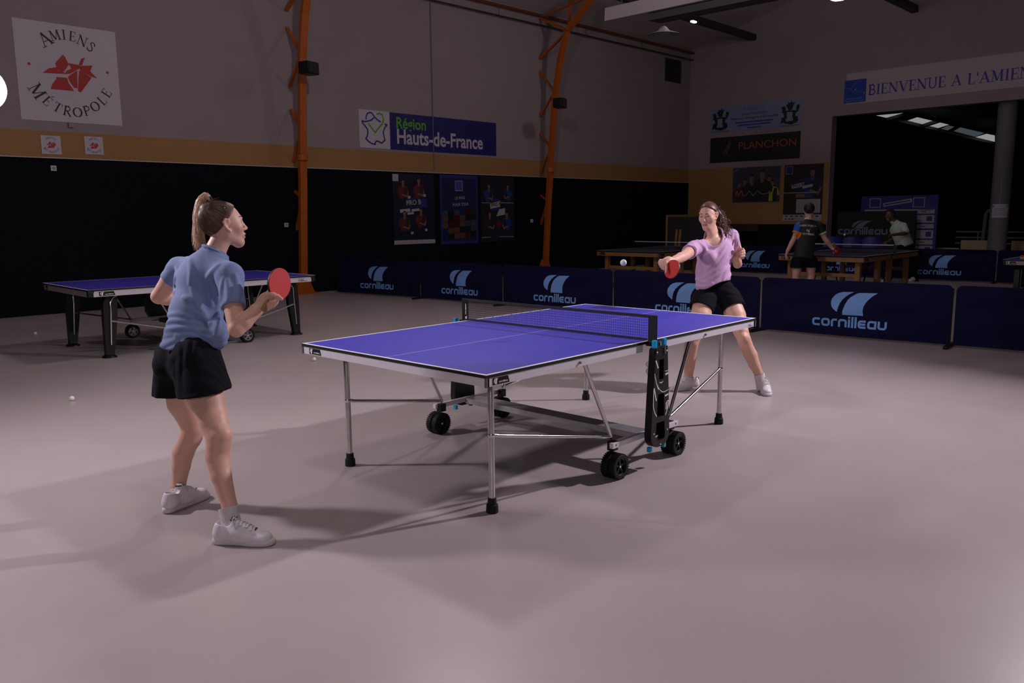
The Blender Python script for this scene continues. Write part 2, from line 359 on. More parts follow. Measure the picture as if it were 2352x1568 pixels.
def table_steel(loc, rz, label, group=None):
    t = thing('table_tennis_table', label, 'table', loc, rz, group)
    table_top(t, 'steel', BLUETOP, .016)
    for sx in (-1, 1):
        b = MB(); z = .7225; h = .043
        b.box((sx*(1.37-.004-.010), 0, z), (.020, 1.517, h)); b.box((sx*.71, -.7485, z), (1.30, .020, h)); b.box((sx*.71, .7485, z), (1.30, .020, h))
        b.build('apron', ALU, t)
    for sx in (-1, 1):
        for sy in (-1, 1):
            b = MB(); b.box((sx*1.3655, sy*.7575, .7225), (.012, .012, .044)); b.build('corner_cap', mat('grey corner cap', (.10, .095, .095), .5), t)
    for rz2 in (0, PI):                    # badges on both long sides and both short ends
        f = rotz(rz2)
        b = MB(); badge(b, -1.325, .7055, .118, .034, -.7600); b.build('badge', [BLACK, WHITE], t, warp=f)
        f2 = rotz(rz2-PI/2)
        b = MB(); badge(b, -.690, .7055, .118, .034, -1.3672); b.build('badge', [BLACK, WHITE], t, warp=f2)
        b = MB(); b.cur = 0
        sans(b, '100', 1.255, .708, .028, -.7602, bold=-.004); sans(b, 'INDOOR', 1.285, .7072, .012, -.7602); b.build('model_mark', DKBLUE, t, warp=f)
    for sx in (-1, 1):
        for sy in (-1, 1):
            b = MB(); x, y = sx*1.175, sy*.600
            b.tube([(x-sx*.03, y, .704), (x-sx*.008, y, .697), (x, y, .675), (x, y, .05)], .0165, 16)
            leg = b.build('leg', STEEL, t, True)
            b = MB(); b.lathe([(.001, .078), (.0205, .078), (.022, .074), (.024, .045), (.030, .042), (.032, .002), (.030, 0), (.001, 0)], (x, y, 0), n=20)
            b.build('rubber_foot', RUBBER, leg, True)
            b = MB(); ex = sx*.305; ey = sy*.715
            b.tube([(x-sx*.008, y, .405), (x-sx*.05, y+sy*.004, .392), (ex+sx*.03, ey, .238), (ex, ey, .232)], [.010, .0105, .0105, .008], 10)
            b.sphere((x, y, .405), .019, 12, 8); b.build('brace', CHROME, t, True)
            b = MB(); b.tube([(sx*.56, sy*.71, .704), (ex+sx*.012, ey, .25), (ex, ey, .225)], [.012, .012, .009], 10); b.build('strut', CHROME, t, True)
            b = MB(); b.bbox((ex, sy*.725, .185), (.05, .045, .055), .006); b.build('wheel_bracket', BLACK, t)
            b = MB(); b.lathe([(.001, .012), (.007, .010), (.008, 0)], (sx*.66, sy*.7585, .722), (0, sy, 0), 10); b.build('bolt', mat('grey bolt', (.22, .22, .22), .4, .6), t)
            wheel(t, sx*.315, sy*.748, .073, .042, 'steel')
    for sy in (-1, 1):
        b = MB(); b.bbox((0, sy*.748, .195), (.70, .026, .032), .003)
        o = b.build('chassis_rail', ALU, t)
        for sx in (-1, 1): b = MB(); b.lathe([(.006, -.015), (.007, .014), (.001, .016)], (sx*.32, sy*.748, .197), (0, sy, 0), 10); b.build('bolt', mat('grey bolt', (.22, .22, .22), .4, .6), o)
    b = MB(); b.bbox((0, 0, .188), (.125, 1.47, .038), .004); b.build('crossbar', mat('zinc plated beam', (.42, .41, .43), .38, .6, var=.1, vscale=10), t)
    side_panels(t)
    net(t, 'steel')
    return t
def side_panels(t):
    for sy in (-1, 1):
        # outline in x-z: narrow rounded top, wider rounded foot, two grip holes
        def out(k=0.): return [(.098, .24), *arc(.098-.075, .215, .076, .078, 0, -90, 8), *arc(-.098+.075, .215, .076, .078, -90, -180, 8), (-.098, .24), (-.080, .50), (-.064, .700), *arc(-.048, .712, .016, .016, 180, 90, 4), *arc(.048, .712, .016, .016, 90, 0, 4), (.064, .700), (.080, .50)]
        holes = [[*arc(-.024, .448, .007, .007, 180, 90, 3), *arc(.024, .448, .007, .007, 90, 0, 3), *arc(.032, .326, .008, .008, 0, -90, 3), *arc(-.032, .326, .008, .008, -90, -180, 3)], [*arc(-.034, .275, .010, .010, 170, 90, 3), *arc(.034, .275, .010, .010, 90, 10, 3), *arc(.030, .198, .022, .022, 0, -90, 5), *arc(-.030, .198, .022, .022, -90, -180, 5)], [(-.024, .660), (.024, .660), (.024, .540), (-.024, .540)]]
        bm = bmesh.new()
        def ring(pts): 
            vs = [bm.verts.new((p[0], 0, p[1])) for p in pts]
            return [bm.edges.new((vs[i], vs[(i+1) % len(vs)])) for i in range(len(vs))]
        ed = ring(out())
        for hh in holes: ed += ring(hh)
        r = bmesh.ops.triangle_fill(bm, edges=ed, use_beauty=True, use_dissolve=False)
        fs = bm.faces[:]
        ex = bmesh.ops.extrude_face_region(bm, geom=fs)
        for v in ex['geom']:
            if isinstance(v, bmesh.types.BMVert): v.co.y += .046
        bmesh.ops.recalc_face_normals(bm, faces=bm.faces[:]); bm.verts.index_update()
        b = MB(); f = (lambda x, y, z: (x, -.850+y, z)) if sy < 0 else (lambda x, y, z: (-x, .850-y, z))
        b.add([v.co for v in bm.verts], [[v.index for v in q.verts] for q in bm.faces]); bm.free()
        o = b.build('side_panel', BLACK, t, warp=f)
        b = MB(); b.box((0, .043, .44), (.13, .004, .50)); b.build('backing', BLACK, o, warp=f)
        b = MB(); y = -.0008
        for pts, w in [([(-.066, .66), (-.040, .61)], .003), ([(-.060, .66), (-.034, .612)], .006), ([(-.074, .585), (-.060, .548), (-.045, .52), (-.028, .495), (-.012, .478), (.006, .467), (.022, .462), (.050, .462), (.076, .468)], .004), ([(-.070, .57), (-.048, .52), (-.028, .485)], .009),
                       ([(-.078, .50), (-.081, .45), (-.082, .40), (-.074, .37), (-.060, .345), (-.042, .325)], .006), ([(-.076, .50), (-.050, .42)], .009), ([(.040, .584), (.060, .582), (.074, .588)], .004), ([(.042, .564), (.074, .568)], .011), ([(.042, .435), (.078, .440)], .010),
                       ([(.050, .385), (.072, .40), (.084, .40)], .006), ([(.085, .40), (.082, .38), (.075, .36), (.064, .338), (.052, .318)], .006), ([(.058, .39), (.056, .35)], .006), ([(.070, .392), (.066, .35)], .006), ([(-.020, .525), (.004, .520), (.018, .528)], .005)]:
            b.stroke(pts, w, y)
        b.build('graphic', WHITE, o, warp=f)
        for x, z in ((-.052, .705), (.052, .705), (-.072, .225), (.072, .225), (0, .150)): b = MB(); b.sphere((x, -.001, z), .0055, 10, 6); b.build('rivet', mat('bright rivet', (.7, .7, .72), .25, .8), o, True, warp=f)
        b = MB(); b.bar((.018, -.006, .752), (.030, -.006, .690), .010, .004, (0, 1, 0)); b.build('latch', CHROME, o, warp=f)
        for sx in (-1, 1):
            b = MB(); b.bbox((sx*.05, .018, .752), (.030, .022, .048), .006); b.build('clip', CYAN, o, warp=f)
            b = MB(); b.bbox((sx*.075, .025, .128), (.022, .026, .030), .005); b.build('clip', CYAN, o, warp=f)
        b = MB(); b.box((0, .02, .712), (.14, .03, .04)); b.build('hinge_block', BLACK, o, warp=f)
        if sy > 0:
            b = MB()
            for i in range(9):
                for j in range(9-i % 2):
                    x = -.04+i*.010; z = .40+j*.017
                    if abs(x) < .05: b.bar((x, .0485, z), (x+.007, .0485, z-.011), .0025, .003, (0, 1, 0))
            b.build('grille', mat('grey grille', (.28, .28, .28), .5), o, warp=f)
def table_wide(loc, rz, label, group=None):      # outdoor model: deep pale apron, wide black leg fairings
    t = thing('table_tennis_table', label, 'table', loc, rz, group)
    table_top(t, 'wide', BLUETOP2, .016)
    for sx in (-1, 1):
        for nm in ('side', 'far side', 'end'):
            b = MB()
            if nm != 'end':
                sy = -1 if nm == 'side' else 1; b.prism([(sx*.12, .682), (sx*1.325, .682), (sx*1.300, .742), (sx*.15, .742)], sy*.735, sy*.757)
            else:
                b.box((sx*1.355, 0, .712), (.020, 1.44, .060))
            b.build('apron', WHITEAPR if nm != 'end' else mat('grey painted end apron', S(150, 142, 145), .5), t)
        for sy in (-1, 1):
            b = MB(); b.bbox((sx*1.338, sy*.7375, .711), (.060, .042, .062), .008); b.build('corner_guard', BLACK, t)
    for r2 in (0, PI):
        f = rotz(r2); b = MB(); badge(b, -1.255, .690, .165, .044, -.7585); b.build('badge', [BLACK, WHITE], t, warp=f)
        b = MB(); badge(b, -.700, .690, .12, .044, -1.3662); b.build('badge', [BLACK, WHITE], t, warp=rotz(r2-PI/2))
        b = MB(); sans(b, '500', 1.12, .694, .046, -.7585, bold=-.004, sx=1.2); sans(b, 'OUTDOOR', 1.165, .692, .016, -.7588); b.build('model_mark', DKBLUE, t, warp=f)
    for sx in (-1, 1):
        for sy in (-1, 1):
            x, y = sx*1.10, sy*.60
            b = MB()
            b.tube([(x-sx*.0, y, .675), (x-sx*.02, y, .35), (x-sx*.015+sx*.03, y, .02)], [.001, .001, .001], 4)
            b = MB(); n = 8; pts = [(-.070, .675), (.050, .675), (.074, .60), (.070, .40), (.045, .03), (-.040, .03), (-.072, .42)]
            P = [(x+sx*p[0]*1.0+sx*(.675-p[1])*.07, p[1]) for p in pts]
            b.prism(P, y-.035, y+.035); leg = b.build('leg', BLACK, t)
            b = MB(); b.lathe([(.001, .03), (.05, .03), (.075, .012), (.078, 0), (.001, 0)], (x+sx*.05, y, 0), n=18); b.build('foot_pad', BLACK, leg, True)
            b = MB()
            for yo in (-1, 1):
                if yo*sy > 0 or True:
                    b.tube([(x-sx*.07, y+yo*.040, .680), (x-sx*.02, y+yo*.042, .655), (x+sx*.012, y+yo*.042, .60), (x+sx*.012, y+yo*.042, .50), (x+sx*.035, y+yo*.042, .14)], .0085, 8)
            b.build('tube_trim', CHROME, leg, True)
            b = MB(); ex = sx*.42; ey = sy*.70
            b.tube([(x+sx*.01, y-.03, .40), (ex, ey, .24)], .012, 8); b.build('brace', CHROME, t, True)
            b = MB(); b.tube([(sx*.66, sy*.70, .69), (ex, ey, .24)], .011, 8); b.build('strut', CHROME, t, True)
            wheel(t, sx*.40, sy*.735, .085, .026, 'wide')
    for sy in (-1, 1):
        b = MB(); b.bbox((0, sy*.725, .225), (.84, .03, .045), .004); b.build('chassis_rail', ALU, t)
        b = MB(); b.prism([(-.16, .62), (.16, .62), (.20, .48), (.19, .30), (.13, .19), (-.13, .19), (-.19, .30), (-.20, .48)], sy*.745, sy*.83); b.build('side_panel', BLACK, t)
    b = MB(); b.bbox((0, 0, .20), (.14, 1.42, .05), .004); b.build('crossbar', BLACK, t)
    return t
def table_wood(loc, rz, label, topcol, group=None, withnet=True):
    t = thing('table_tennis_table', label, 'table', loc, rz, group)
    table_top(t, 'wood', mat('dark blue match table coating', topcol, .5), .022)
    for sx in (-1, 1):
        b = MB(); z = .697; h = .078
        b.box((sx*1.345, 0, z), (.03, 1.50, h)); b.box((sx*.70, -.735, z), (1.26, .03, h)); b.box((sx*.70, .735, z), (1.26, .03, h)); b.build('apron', WOOD, t)
        for x in (1.18, .28):
            for sy in (-1, 1):
                b = MB(); b.bbox((sx*x, sy*.60, .33), (.085, .085, .66), .006); b.build('leg', WOOD, t)
        b = MB(); b.bar((sx*1.18, -.6, .42), (sx*1.18, .6, .42), .03, .06); b.build('stretcher', WOOD, t)
        b = MB()
        for sy in (-1, 1):
            b.tube([(sx*.30, sy*.45, .62), (sx*.55, sy*.45, .18), (sx*.62, sy*.45, .06)], .014, 8)
            b.lathe([(.001, -.015), (.055, -.015), (.055, .015), (.001, .015)], (sx*.62, sy*.45, .055), (0, 1, 0), 16)
        b.build('trolley_frame', BLACK, t)
    for r2 in (0, PI):
        b = MB(); badge(b, -1.30, .672, .17, .05, -.7510); b.build('badge', [BLACK, mat('brass print', S(160, 120, 70), .5)], t, warp=rotz(r2))
        b = MB(); badge(b, -.70, .672, .17, .05, -1.3610); b.build('badge', [BLACK, mat('brass print', S(160, 120, 70), .5)], t, warp=rotz(r2-PI/2))
    if withnet: net(t, 'wood')
    return t
table_steel((0, 0, 0), 0, 'nearest blue table on silver tube legs with a net across it')
table_wide((.626, 6.379, 0), -.0371, 'blue table on wide black legs behind the player in the blue shirt, without a net')
table_wood((11.40, 2.27, 0), -.02, 'wooden-framed dark table between the man in black and the man in pale polo', S(34, 32, 58))
table_wood((11.02, 6.05, 0), -.02, 'wooden-framed dark table behind the racket arm of the player in the pink shirt', S(22, 22, 34))
_t5 = table_wide((11.60, -1.235, 0), -.02, 'blue table cut off by the right edge of the photo with small boxes on it')
# ------------------------------------------------------------------ balls
def ball(loc, label, group='ping pong balls'):
    b = MB(); b.sphere((0, 0, 0), .02, 24, 16); o = b.build('ping_pong_ball', BALLW, None, True); o.location = loc
    return tag(o, label, 'ball', group)
def pix(u, v, d): return Vector(CAMP+CR*((u-1176)/FPX*d)+CU*((784-v)/FPX*d)+CF*d)
ball(pix(1432, 603, 5.0), 'white ball flying over the nearest table towards the woman in the pink shirt')
ball((-1.626, 3.834, .02), 'nearest white ball on the floor, left of the woman in the blue shirt')
ball((.769, 3.871, .02), 'white ball on the floor just behind the left corner of the nearest table')
ball((-.475, 8.406, .02), 'white ball on the floor beyond the left end of the wide-legged table')
ball((-.014, -.774, .622), 'upper white ball stored in the black side panel of the nearest table', 'balls stored in the side panel')
ball((-.014, -.774, .580), 'lower white ball stored in the black side panel of the nearest table', 'balls stored in the side panel')
ball((11.8, 2.55, 1.071), 'small white ball flying above the far net beside the man in black')
# ------------------------------------------------------------------ hall shell
def floor_mat():
    m = mat('grey sports vinyl floor', S(172, 160, 158), .42, var=.05, vscale=1.3)
    nt = m.node_tree; b = nt.nodes['Principled BSDF']; tc = nt.nodes.new('ShaderNodeTexCoord')
    n1 = nt.nodes.new('ShaderNodeTexNoise'); n1.inputs['Scale'].default_value = 2.0; n1.inputs['Detail'].default_value = 6
    nt.links.new(tc.outputs['Object'], n1.inputs['Vector'])
    mr = nt.nodes.new('ShaderNodeMapRange'); mr.inputs[1].default_value = .3; mr.inputs[2].default_value = .7; mr.inputs[3].default_value = .30; mr.inputs[4].default_value = .34
    nt.links.new(n1.outputs['Fac'], mr.inputs[0]); nt.links.new(mr.outputs[0], b.inputs['Roughness'])
    n2 = nt.nodes.new('ShaderNodeTexNoise'); n2.inputs['Scale'].default_value = 420; nt.links.new(tc.outputs['Object'], n2.inputs['Vector'])
    bp = nt.nodes.new('ShaderNodeBump'); bp.inputs['Strength'].default_value = .07; bp.inputs['Distance'].default_value = .004
    nt.links.new(n2.outputs['Fac'], bp.inputs['Height']); nt.links.new(bp.outputs['Normal'], b.inputs['Normal'])
    b.inputs['Specular IOR Level'].default_value = .38
    return m
PLASTER = mat('off-white plaster', S(152, 137, 140), .85, bump=.15, bscale=25, var=.03, vscale=1.5)
OCHRE = mat('ochre paint', S(160, 118, 70), .75, var=.03, vscale=2)
NAVY = mat('dark navy wall padding', (.0030, .0032, .0070), .85, spec=.12)
ROOFM = mat('grey roof sheet', S(196, 184, 184), .8)
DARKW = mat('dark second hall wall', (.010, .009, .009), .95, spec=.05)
ORANGE = mat('orange painted steel', S(178, 88, 22), .5, var=.06, vscale=6)
DSTEEL = mat('dark painted steel', (.03, .026, .026), .6)
b = MB(); b.add([(-12, -14, 0), (60, -30, 0), (60, 40, 0), (-12, 14, 0)], [(0, 1, 2, 3)]); struct(b.build('floor', floor_mat()))
HTOP = 6.46
def quadw(name, P, m):
    b = MB(); b.add(P, [(0, 1, 2, 3)]); return struct(b.build(name, m))
def wallbox(name, s0, s1, z0, z1, th, m, off=0.):      # slab along the long wall, thickness behind the face
    b = MB(); P = [LW(s, z, o) for o in (off, off-th) for (s, z) in ((s0, z0), (s1, z0), (s1, z1), (s0, z1))]
    b.add(P, [(0, 1, 2, 3), (7, 6, 5, 4), (0, 4, 5, 1), (1, 5, 6, 2), (2, 6, 7, 3), (3, 7, 4, 0)]); return struct(b.build(name, m))
wallbox('wall_left', -8, SCORN+.3, 0, HTOP+.1, .3, PLASTER)
wallbox('trim_1', -8, SCORN-.01, 2.46, 2.865, .01, OCHRE, .006)
wallbox('trim_2', -8, SCORN-.01, 0, 2.45, .03, NAVY, .03)
wallbox('trim_3', -8, SCORN-.01, 2.448, 2.462, .03, mat('pale edge strip', S(190, 185, 180), .6), .032)
# end wall with the wide opening: t runs from the corner towards the right
def endbox(name, t0, t1, z0, z1, th, m, off=0.):
    b = MB(); P = [EW(t, z, o) for o in (off, off-th) for (t, z) in ((t0, z0), (t1, z0), (t1, z1), (t0, z1))]
    b.add(P, [(0, 1, 2, 3), (7, 6, 5, 4), (0, 4, 5, 1), (1, 5, 6, 2), (2, 6, 7, 3), (3, 7, 4, 0)]); return struct(b.build(name, m))
OPT = 4.53; OPZ = 4.085
_b = MB()
for t0, t1, z0, z1 in ((-.1, OPT, 0, 9.6), (OPT, 22, OPZ, 9.6)):
    P = [EW(t, z, o) for o in (0, -.30) for (t, z) in ((t0, z0), (t1, z0), (t1, z1), (t0, z1))]
    _b.add(P, [(0, 1, 2, 3), (7, 6, 5, 4), (0, 4, 5, 1), (1, 5, 6, 2), (2, 6, 7, 3), (3, 7, 4, 0)])
struct(_b.build('wall_end', PLASTER))
endbox('trim_4', 0, OPT-.02, 1.17, 2.855, .01, OCHRE, .006)
endbox('trim_5', 0, OPT-.02, 0, 1.17, .012, NAVY, .014)
# roof: rises from the eave over the hall
_e0 = LW(-8, HTOP); _e1 = LW(SCORN+.3, HTOP); _up = -HE*11+Vector((0, 0, 2.9))
b = MB(); b.add([_e0, _e1, _e1+_up, _e0+_up], [(0, 1, 2, 3)]); b.add([_e0+_up, _e1+_up, _e1+_up-HE*12-Vector((0, 0, 3)), _e0+_up-HE*12-Vector((0, 0, 3))], [(0, 1, 2, 3)])
struct(b.build('ceiling', ROOFM))
# ------------------------------------------------------------------ second hall through the opening
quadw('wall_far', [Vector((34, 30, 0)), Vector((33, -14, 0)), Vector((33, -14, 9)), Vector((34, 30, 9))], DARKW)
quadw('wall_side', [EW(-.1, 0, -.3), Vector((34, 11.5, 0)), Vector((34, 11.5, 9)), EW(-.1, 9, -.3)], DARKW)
# sloping dark roof with a strip of daylight panes
ra, rb, rc = pix(2012, 262, 26.), pix(2290, 326, 31.), pix(2030, 242, 24.)
rn = (rb-ra).cross(rc-ra).normalized()
if rn.z < 0: rn = -rn
def on_roof(u, v, off=0.):
    d = Vector(CR*((u-1176)/FPX)+CU*((784-v)/FPX)+CF); p0 = Vector(CAMP)
    return p0+d*((ra+rn*off-p0).dot(rn)/d.dot(rn))
def roof_z(x, y, off=.05): return ra.z-(rn.x*(x-ra.x)+rn.y*(y-ra.y))/rn.z+off
b = MB(); P = [(19.3, 9), (19.3, -6), (36, -9), (36, 12)]
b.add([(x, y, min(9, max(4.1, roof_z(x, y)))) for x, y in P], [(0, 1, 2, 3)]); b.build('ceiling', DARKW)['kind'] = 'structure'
SKY = mat('daylight behind roof panes', (.8, .8, .82), .5, emit=(.80, .82, .86, .36))
SKY2 = mat('dim daylight behind roof panes', (.4, .45, .5), .5, emit=(.50, .58, .66, .10))
WINP = [([(2012, 265), (2078, 259), (2060, 266), (2042, 272)], 0), ([(2078, 279), (2113, 267), (2151, 277), (2115, 287)], 0), ([(2118, 288), (2154, 278), (2183, 285), (2149, 296)], 0), ([(2156, 298), (2178, 288), (2192, 291), (2176, 300)], 1),
        ([(2190, 301), (2208, 291), (2262, 305), (2240, 314)], 1), ([(2240, 315), (2266, 307), (2285, 311), (2285, 326)], 0), ([(2130, 264), (2150, 268), (2146, 270), (2132, 267)], 1), ([(2172, 275), (2196, 281), (2190, 282), (2172, 278)], 1)]
for i, (Q, k) in enumerate(WINP):
    b = MB(); b.add([on_roof(u, v, -.04) for u, v in Q], [(0, 1, 2, 3)]); struct(b.build('window_%d' % (i+1), SKY2 if k else SKY))
for i, (p0, p1) in enumerate((((2083, 262), (2040, 274)), ((2100, 262), (2285, 306)), ((2060, 276), (2285, 330)), ((2118, 290), (2160, 276)))):
    b = MB(); b.bar(on_roof(*p0, -.10), on_roof(*p1, -.10), .12, .10); struct(b.build('trim_%d' % (i+6), DSTEEL))
# ------------------------------------------------------------------ orange lattice columns along the long wall
def column(s, label, lead):
    t = on_wall('steel_column', label, 'column', s, 0, .15, 'orange columns along the long wall')
    prof = [(0, .15), (1.8, .29), (3.2, .40), (4.45, .50), (5.2, .66), (5.75, .85), (6.05, 1.05)] if lead < 1 else [(0, .17), (1.8, .29), (3.2, .40), (4.45, .52), (5.3, .70), (5.9, .92)]
    L = lambda o, z: (0, -(o-.15), z)
    b = MB(); w = .145
    for (z0, o0), (z1, o1) in zip(prof, prof[1:]): b.bar(L(o0, z0), L(o1, z1+.01), w, .09, (0, 1, 0))
    b.build('chord', ORANGE, t)
    b = MB(); b.prism([(-.23, .0), (.23, .0), (.075, .36), (-.075, .36)], -.07, .05); b.box((0, 0, .012), (.52, .30, .024)); b.build('base_plate', ORANGE, t)
    def off(z):
        for (z0, o0), (z1, o1) in zip(prof, prof[1:]):
            if z0 <= z <= z1: return o0+(o1-o0)*(z-z0)/(z1-z0)
        return prof[-1][1]
    for zc, za, zb in ((4.5, 5.05, 3.96), (3.15, 3.54, 2.56), (1.85, 2.0, 1.25)):
        for z in (za, zb):
            b = MB(); b.bar(L(.02, z), L(off(zc)-.03, zc), .035, .06, (1, 0, 0)); b.build('brace', ORANGE, t)
    b = MB(); b.bar(L(.02, 5.36), L(off(5.85), 5.85), .045, .07, (1, 0, 0)); b.build('brace', ORANGE, t)
    if lead: # knee, rafter and tie under the roof
        b = MB(); b.bar(L(.90, 5.88), L(2.3, 7.0), .145, .10, (0, 1, 0)); b.bar(L(2.3, 7.0), L(7, 8.2), .145, .10, (0, 1, 0)); b.build('rafter', ORANGE, t)
        b = MB(); b.bar(L(.90, 5.9), L(.03, 6.32), .06, .08, (1, 0, 0)); b.build('brace', ORANGE, t)
        b = MB(); b.bar(L(.95, 5.9), L(1.02, 6.7), .05, .05, (1, 0, 0)); b.build('brace', ORANGE, t)
        b = MB(); b.bar(L(.05, 6.35), L(1.7, 6.55), .035, .05, (1, 0, 0)); b.build('brace', ORANGE, t)
    else:
        b = MB(); b.bar(L(1.05, 6.05), L(3.4, 7.1), .145, .10, (0, 1, 0)); b.build('rafter', ORANGE, t)
    b = MB()
    for z in (2.62,): b.lathe([(.095, -.05), (.10, -.05), (.10, .05), (.095, .05)], L(off(z), z), n=16)
    b.build('clamp', ORANGE, t)
    return t
column(4.73, 'orange lattice column between the square white banner and the blue sign', 0)
column(11.81, 'orange steel lattice column right of the three dark posters, forking under the roof', 1)
def speaker(p, label, ang):
    t = thing('wall_speaker', label, 'speaker', p, ang, 'speakers on the orange columns')
    b = MB(); b.bbox((0, 0, 0), (.31, .24, .23), .04); b.build('cabinet', BLACK, t, True)
    b = MB(); b.bbox((0, -.122, 0), (.26, .01, .18), .005); b.build('grille', mat('speaker cloth', (.02, .02, .02), .9), t)
    b = MB(); b.tube([(-.02, .08, 0), (-.12, .10, .02)], .02, 8); b.build('bracket', BLACK, t)
speaker(pix(709, 157, 14.9), 'black loudspeaker on the nearer orange column', HA+.3)
speaker(pix(1286, 237, 19.3), 'black loudspeaker on the farther orange column', HA+.3)
# ------------------------------------------------------------------ things on the long wall
PAPER = mat('white banner cloth', S(196, 186, 196), .7)
INK = mat('black ink', (.012, .012, .016), .6)
REDI = mat('red ink', S(170, 34, 30), .6)
LEAF = [[(0.628, 3.907), (0.751, 4.05), (0.775, 4.021), (0.826, 3.906), (0.75, 3.794), (0.698, 3.784), (0.645, 3.825)],
 [(0.434, 3.737), (0.53, 3.818), (0.639, 3.845), (0.669, 3.796), (0.749, 3.783), (0.756, 3.756)],
 [(0.816, 3.93), (0.976, 3.917), (1.037, 3.891), (0.972, 3.862), (0.84, 3.772), (0.745, 3.747), (0.781, 3.808), (0.857, 3.849)],
 [(1.016, 4.019), (1.075, 4.043), (1.017, 3.911), (0.973, 3.923)],
 [(1.017, 3.911), (1.178, 3.934), (1.138, 3.838), (1.24, 3.735), (1.131, 3.761), (1.0, 3.822), (0.976, 3.863)],
 [(0.794, 3.718), (0.942, 3.837), (0.924, 3.55), (0.867, 3.56), (0.81, 3.661)],
 [(0.97, 3.841), (1.151, 3.741), (0.968, 3.494), (0.925, 3.511), (0.95, 3.709)],
 [(0.62, 3.695), (0.782, 3.701), (0.797, 3.628), (0.869, 3.506), (0.529, 3.505), (0.56, 3.582), (0.628, 3.674)]]
LET1 = [(0.515, 4.249), (0.66, 4.325), (0.790, 4.352), (0.915, 4.345), (1.055, 4.295), (1.18, 4.223)]
LET2 = [(0.341, 3.455), (0.470, 3.32), (0.606, 3.234), (0.745, 3.188), (0.893, 3.182), (1.033, 3.215), (1.165, 3.295), (1.280, 3.400), (1.359, 3.523)]
def town_banner(name, label, s0, z0, k, fs, group=None, dots=True):
    W = 1.49*k; t = on_wall(name, label, 'banner' if k > .5 else 'sticker', s0+W/2, z0, .004 if k > .5 else .014, group)
    sh = MB(); sh.box((0, 0, W/2), (W, .004, W)); sheet = sh.build('sheet', PAPER, t)
    f = lambda p: ((p[0]-.825)*k, (p[1]-3.015)*k)
    b = MB(); c = Vector((.83, 3.72))
    for q in LEAF: b.poly([f(p) for p in q], -.004)
    if dots:
        for p in ((.258, 3.853), (1.399, 3.848)): b.poly([((p[0]-.825+.022*math.cos(i*PI/6))*k, (p[1]-3.015+.022*math.sin(i*PI/6))*k) for i in range(12)], -.004)
    b.build('emblem', REDI, t)
    b = MB()
    A1 = [math.radians(a) for a in (32, 17, 3, -8, -22, -36)]
    for ch, p, a, sz in zip('AMIENS', LET1, A1, (.20, .15, .15, .15, .155, .16)): serif_at(b, ch, *f(p), sz*k, a, -.004)
    A2 = [math.radians(a) for a in (-58, -45, -30, -14, 0, 14, 30, 44, 58)]
    for ch, p, a, sz in zip('M\u00c9TROPOLE', LET2, A2, (.20, .15, .15, .15, .15, .15, .15, .15, .15)): serif_at(b, ch, *f(p), sz*k, a, -.004)
    b.build('lettering', INK, t)
    return t
town_banner('wall_banner', 'big square white banner with a red leaf emblem and a ring of black capitals', .082, 3.02, 1.0, 0)
town_banner('wall_sticker', 'small leaf sticker on the ochre band, left one of two below the banner', .32, 2.512, .19, 0, 'leaf stickers on the ochre band')
town_banner('wall_sticker', 'small leaf sticker on the ochre band, right one of two below the banner', .955, 2.535, .19, 0, 'leaf stickers on the ochre band')
for s, z, lab in ((.456, 2.294, 'white wall socket on the dark wall under the left leaf sticker'), (4.49, 1.35, 'white wall socket on the dark wall left of the nearer orange column'), (11.45, 1.353, 'white wall socket on the dark wall left of the farther orange column')):
    t = on_wall('wall_socket', lab, 'socket', s, z, .03, 'white sockets on the dark wall')
    b = MB(); b.bbox((0, -.012, 0), (.082, .025, .082), .006); b.build('plate', mat('white socket plastic', S(205, 198, 198), .5), t)
    b = MB(); b.lathe([(.001, 0), (.022, 0), (.024, .003)], (0, -.0245, 0), (0, -1, 0), 14); b.build('outlet', mat('grey socket recess', (.35, .34, .34), .6), t)
b = MB(); b.bbox((0, -.02, 0), (.075, .04, .08), .006); o = b.build('junction_box', PLASTER); o.location = LW(.775, 2.981); o.rotation_euler = (0, 0, HA); tag(o, 'small pale box on the wall under the lower edge of the big banner', 'box')
b = MB(); b.tube([(0, 0, 2.5), (0, 0, 6.2)], .012, 8); o = b.build('wall_conduit', mat('grey conduit', (.16, .15, .15), .6)); o.location = LW(8.28, 0, .014); o.rotation_euler = (0, 0, HA); tag(o, 'thin vertical grey cable pipe crossing the blue sign', 'pipe')
# region sign
t = on_wall('region_sign', 'long sign with a white emblem square and a dark blue field on the long wall', 'sign', 8.28, 2.915, .006)
b = MB(); b.box((-1.588, 0, .385), (.785, .006, .775)); b.build('white_panel', PAPER, t)
b = MB(); b.box((.388, 0, .383), (3.165, .006, .770)); b.build('blue_panel', mat('navy sign print', S(22, 22, 100), .6), t)
RG = lambda p: (p[0]-8.28, p[1]-2.915)
b = MB()
for q in ([(6.478, 3.488), (6.48, 3.541), (6.513, 3.611), (6.582, 3.639), (6.632, 3.627), (6.705, 3.545), (6.779, 3.496), (6.855, 3.461)], [(6.679, 3.54), (6.609, 3.484), (6.523, 3.457), (6.431, 3.441), (6.369, 3.459)],
          [(6.379, 3.467), (6.388, 3.407), (6.452, 3.351), (6.508, 3.288), (6.512, 3.207), (6.484, 3.137), (6.454, 3.102), (6.522, 3.045), (6.605, 3.006), (6.69, 2.997), (6.688, 3.027), (6.727, 3.067), (6.778, 3.059), (6.863, 3.029), (6.944, 3.096), (6.921, 3.177), (6.907, 3.259), (6.946, 3.344), (7.009, 3.414), (6.949, 3.429)]):
    b.stroke([RG(p) for p in q], .03, -.005)
b.build('emblem', mat('navy emblem print', S(30, 34, 120), .6), t)
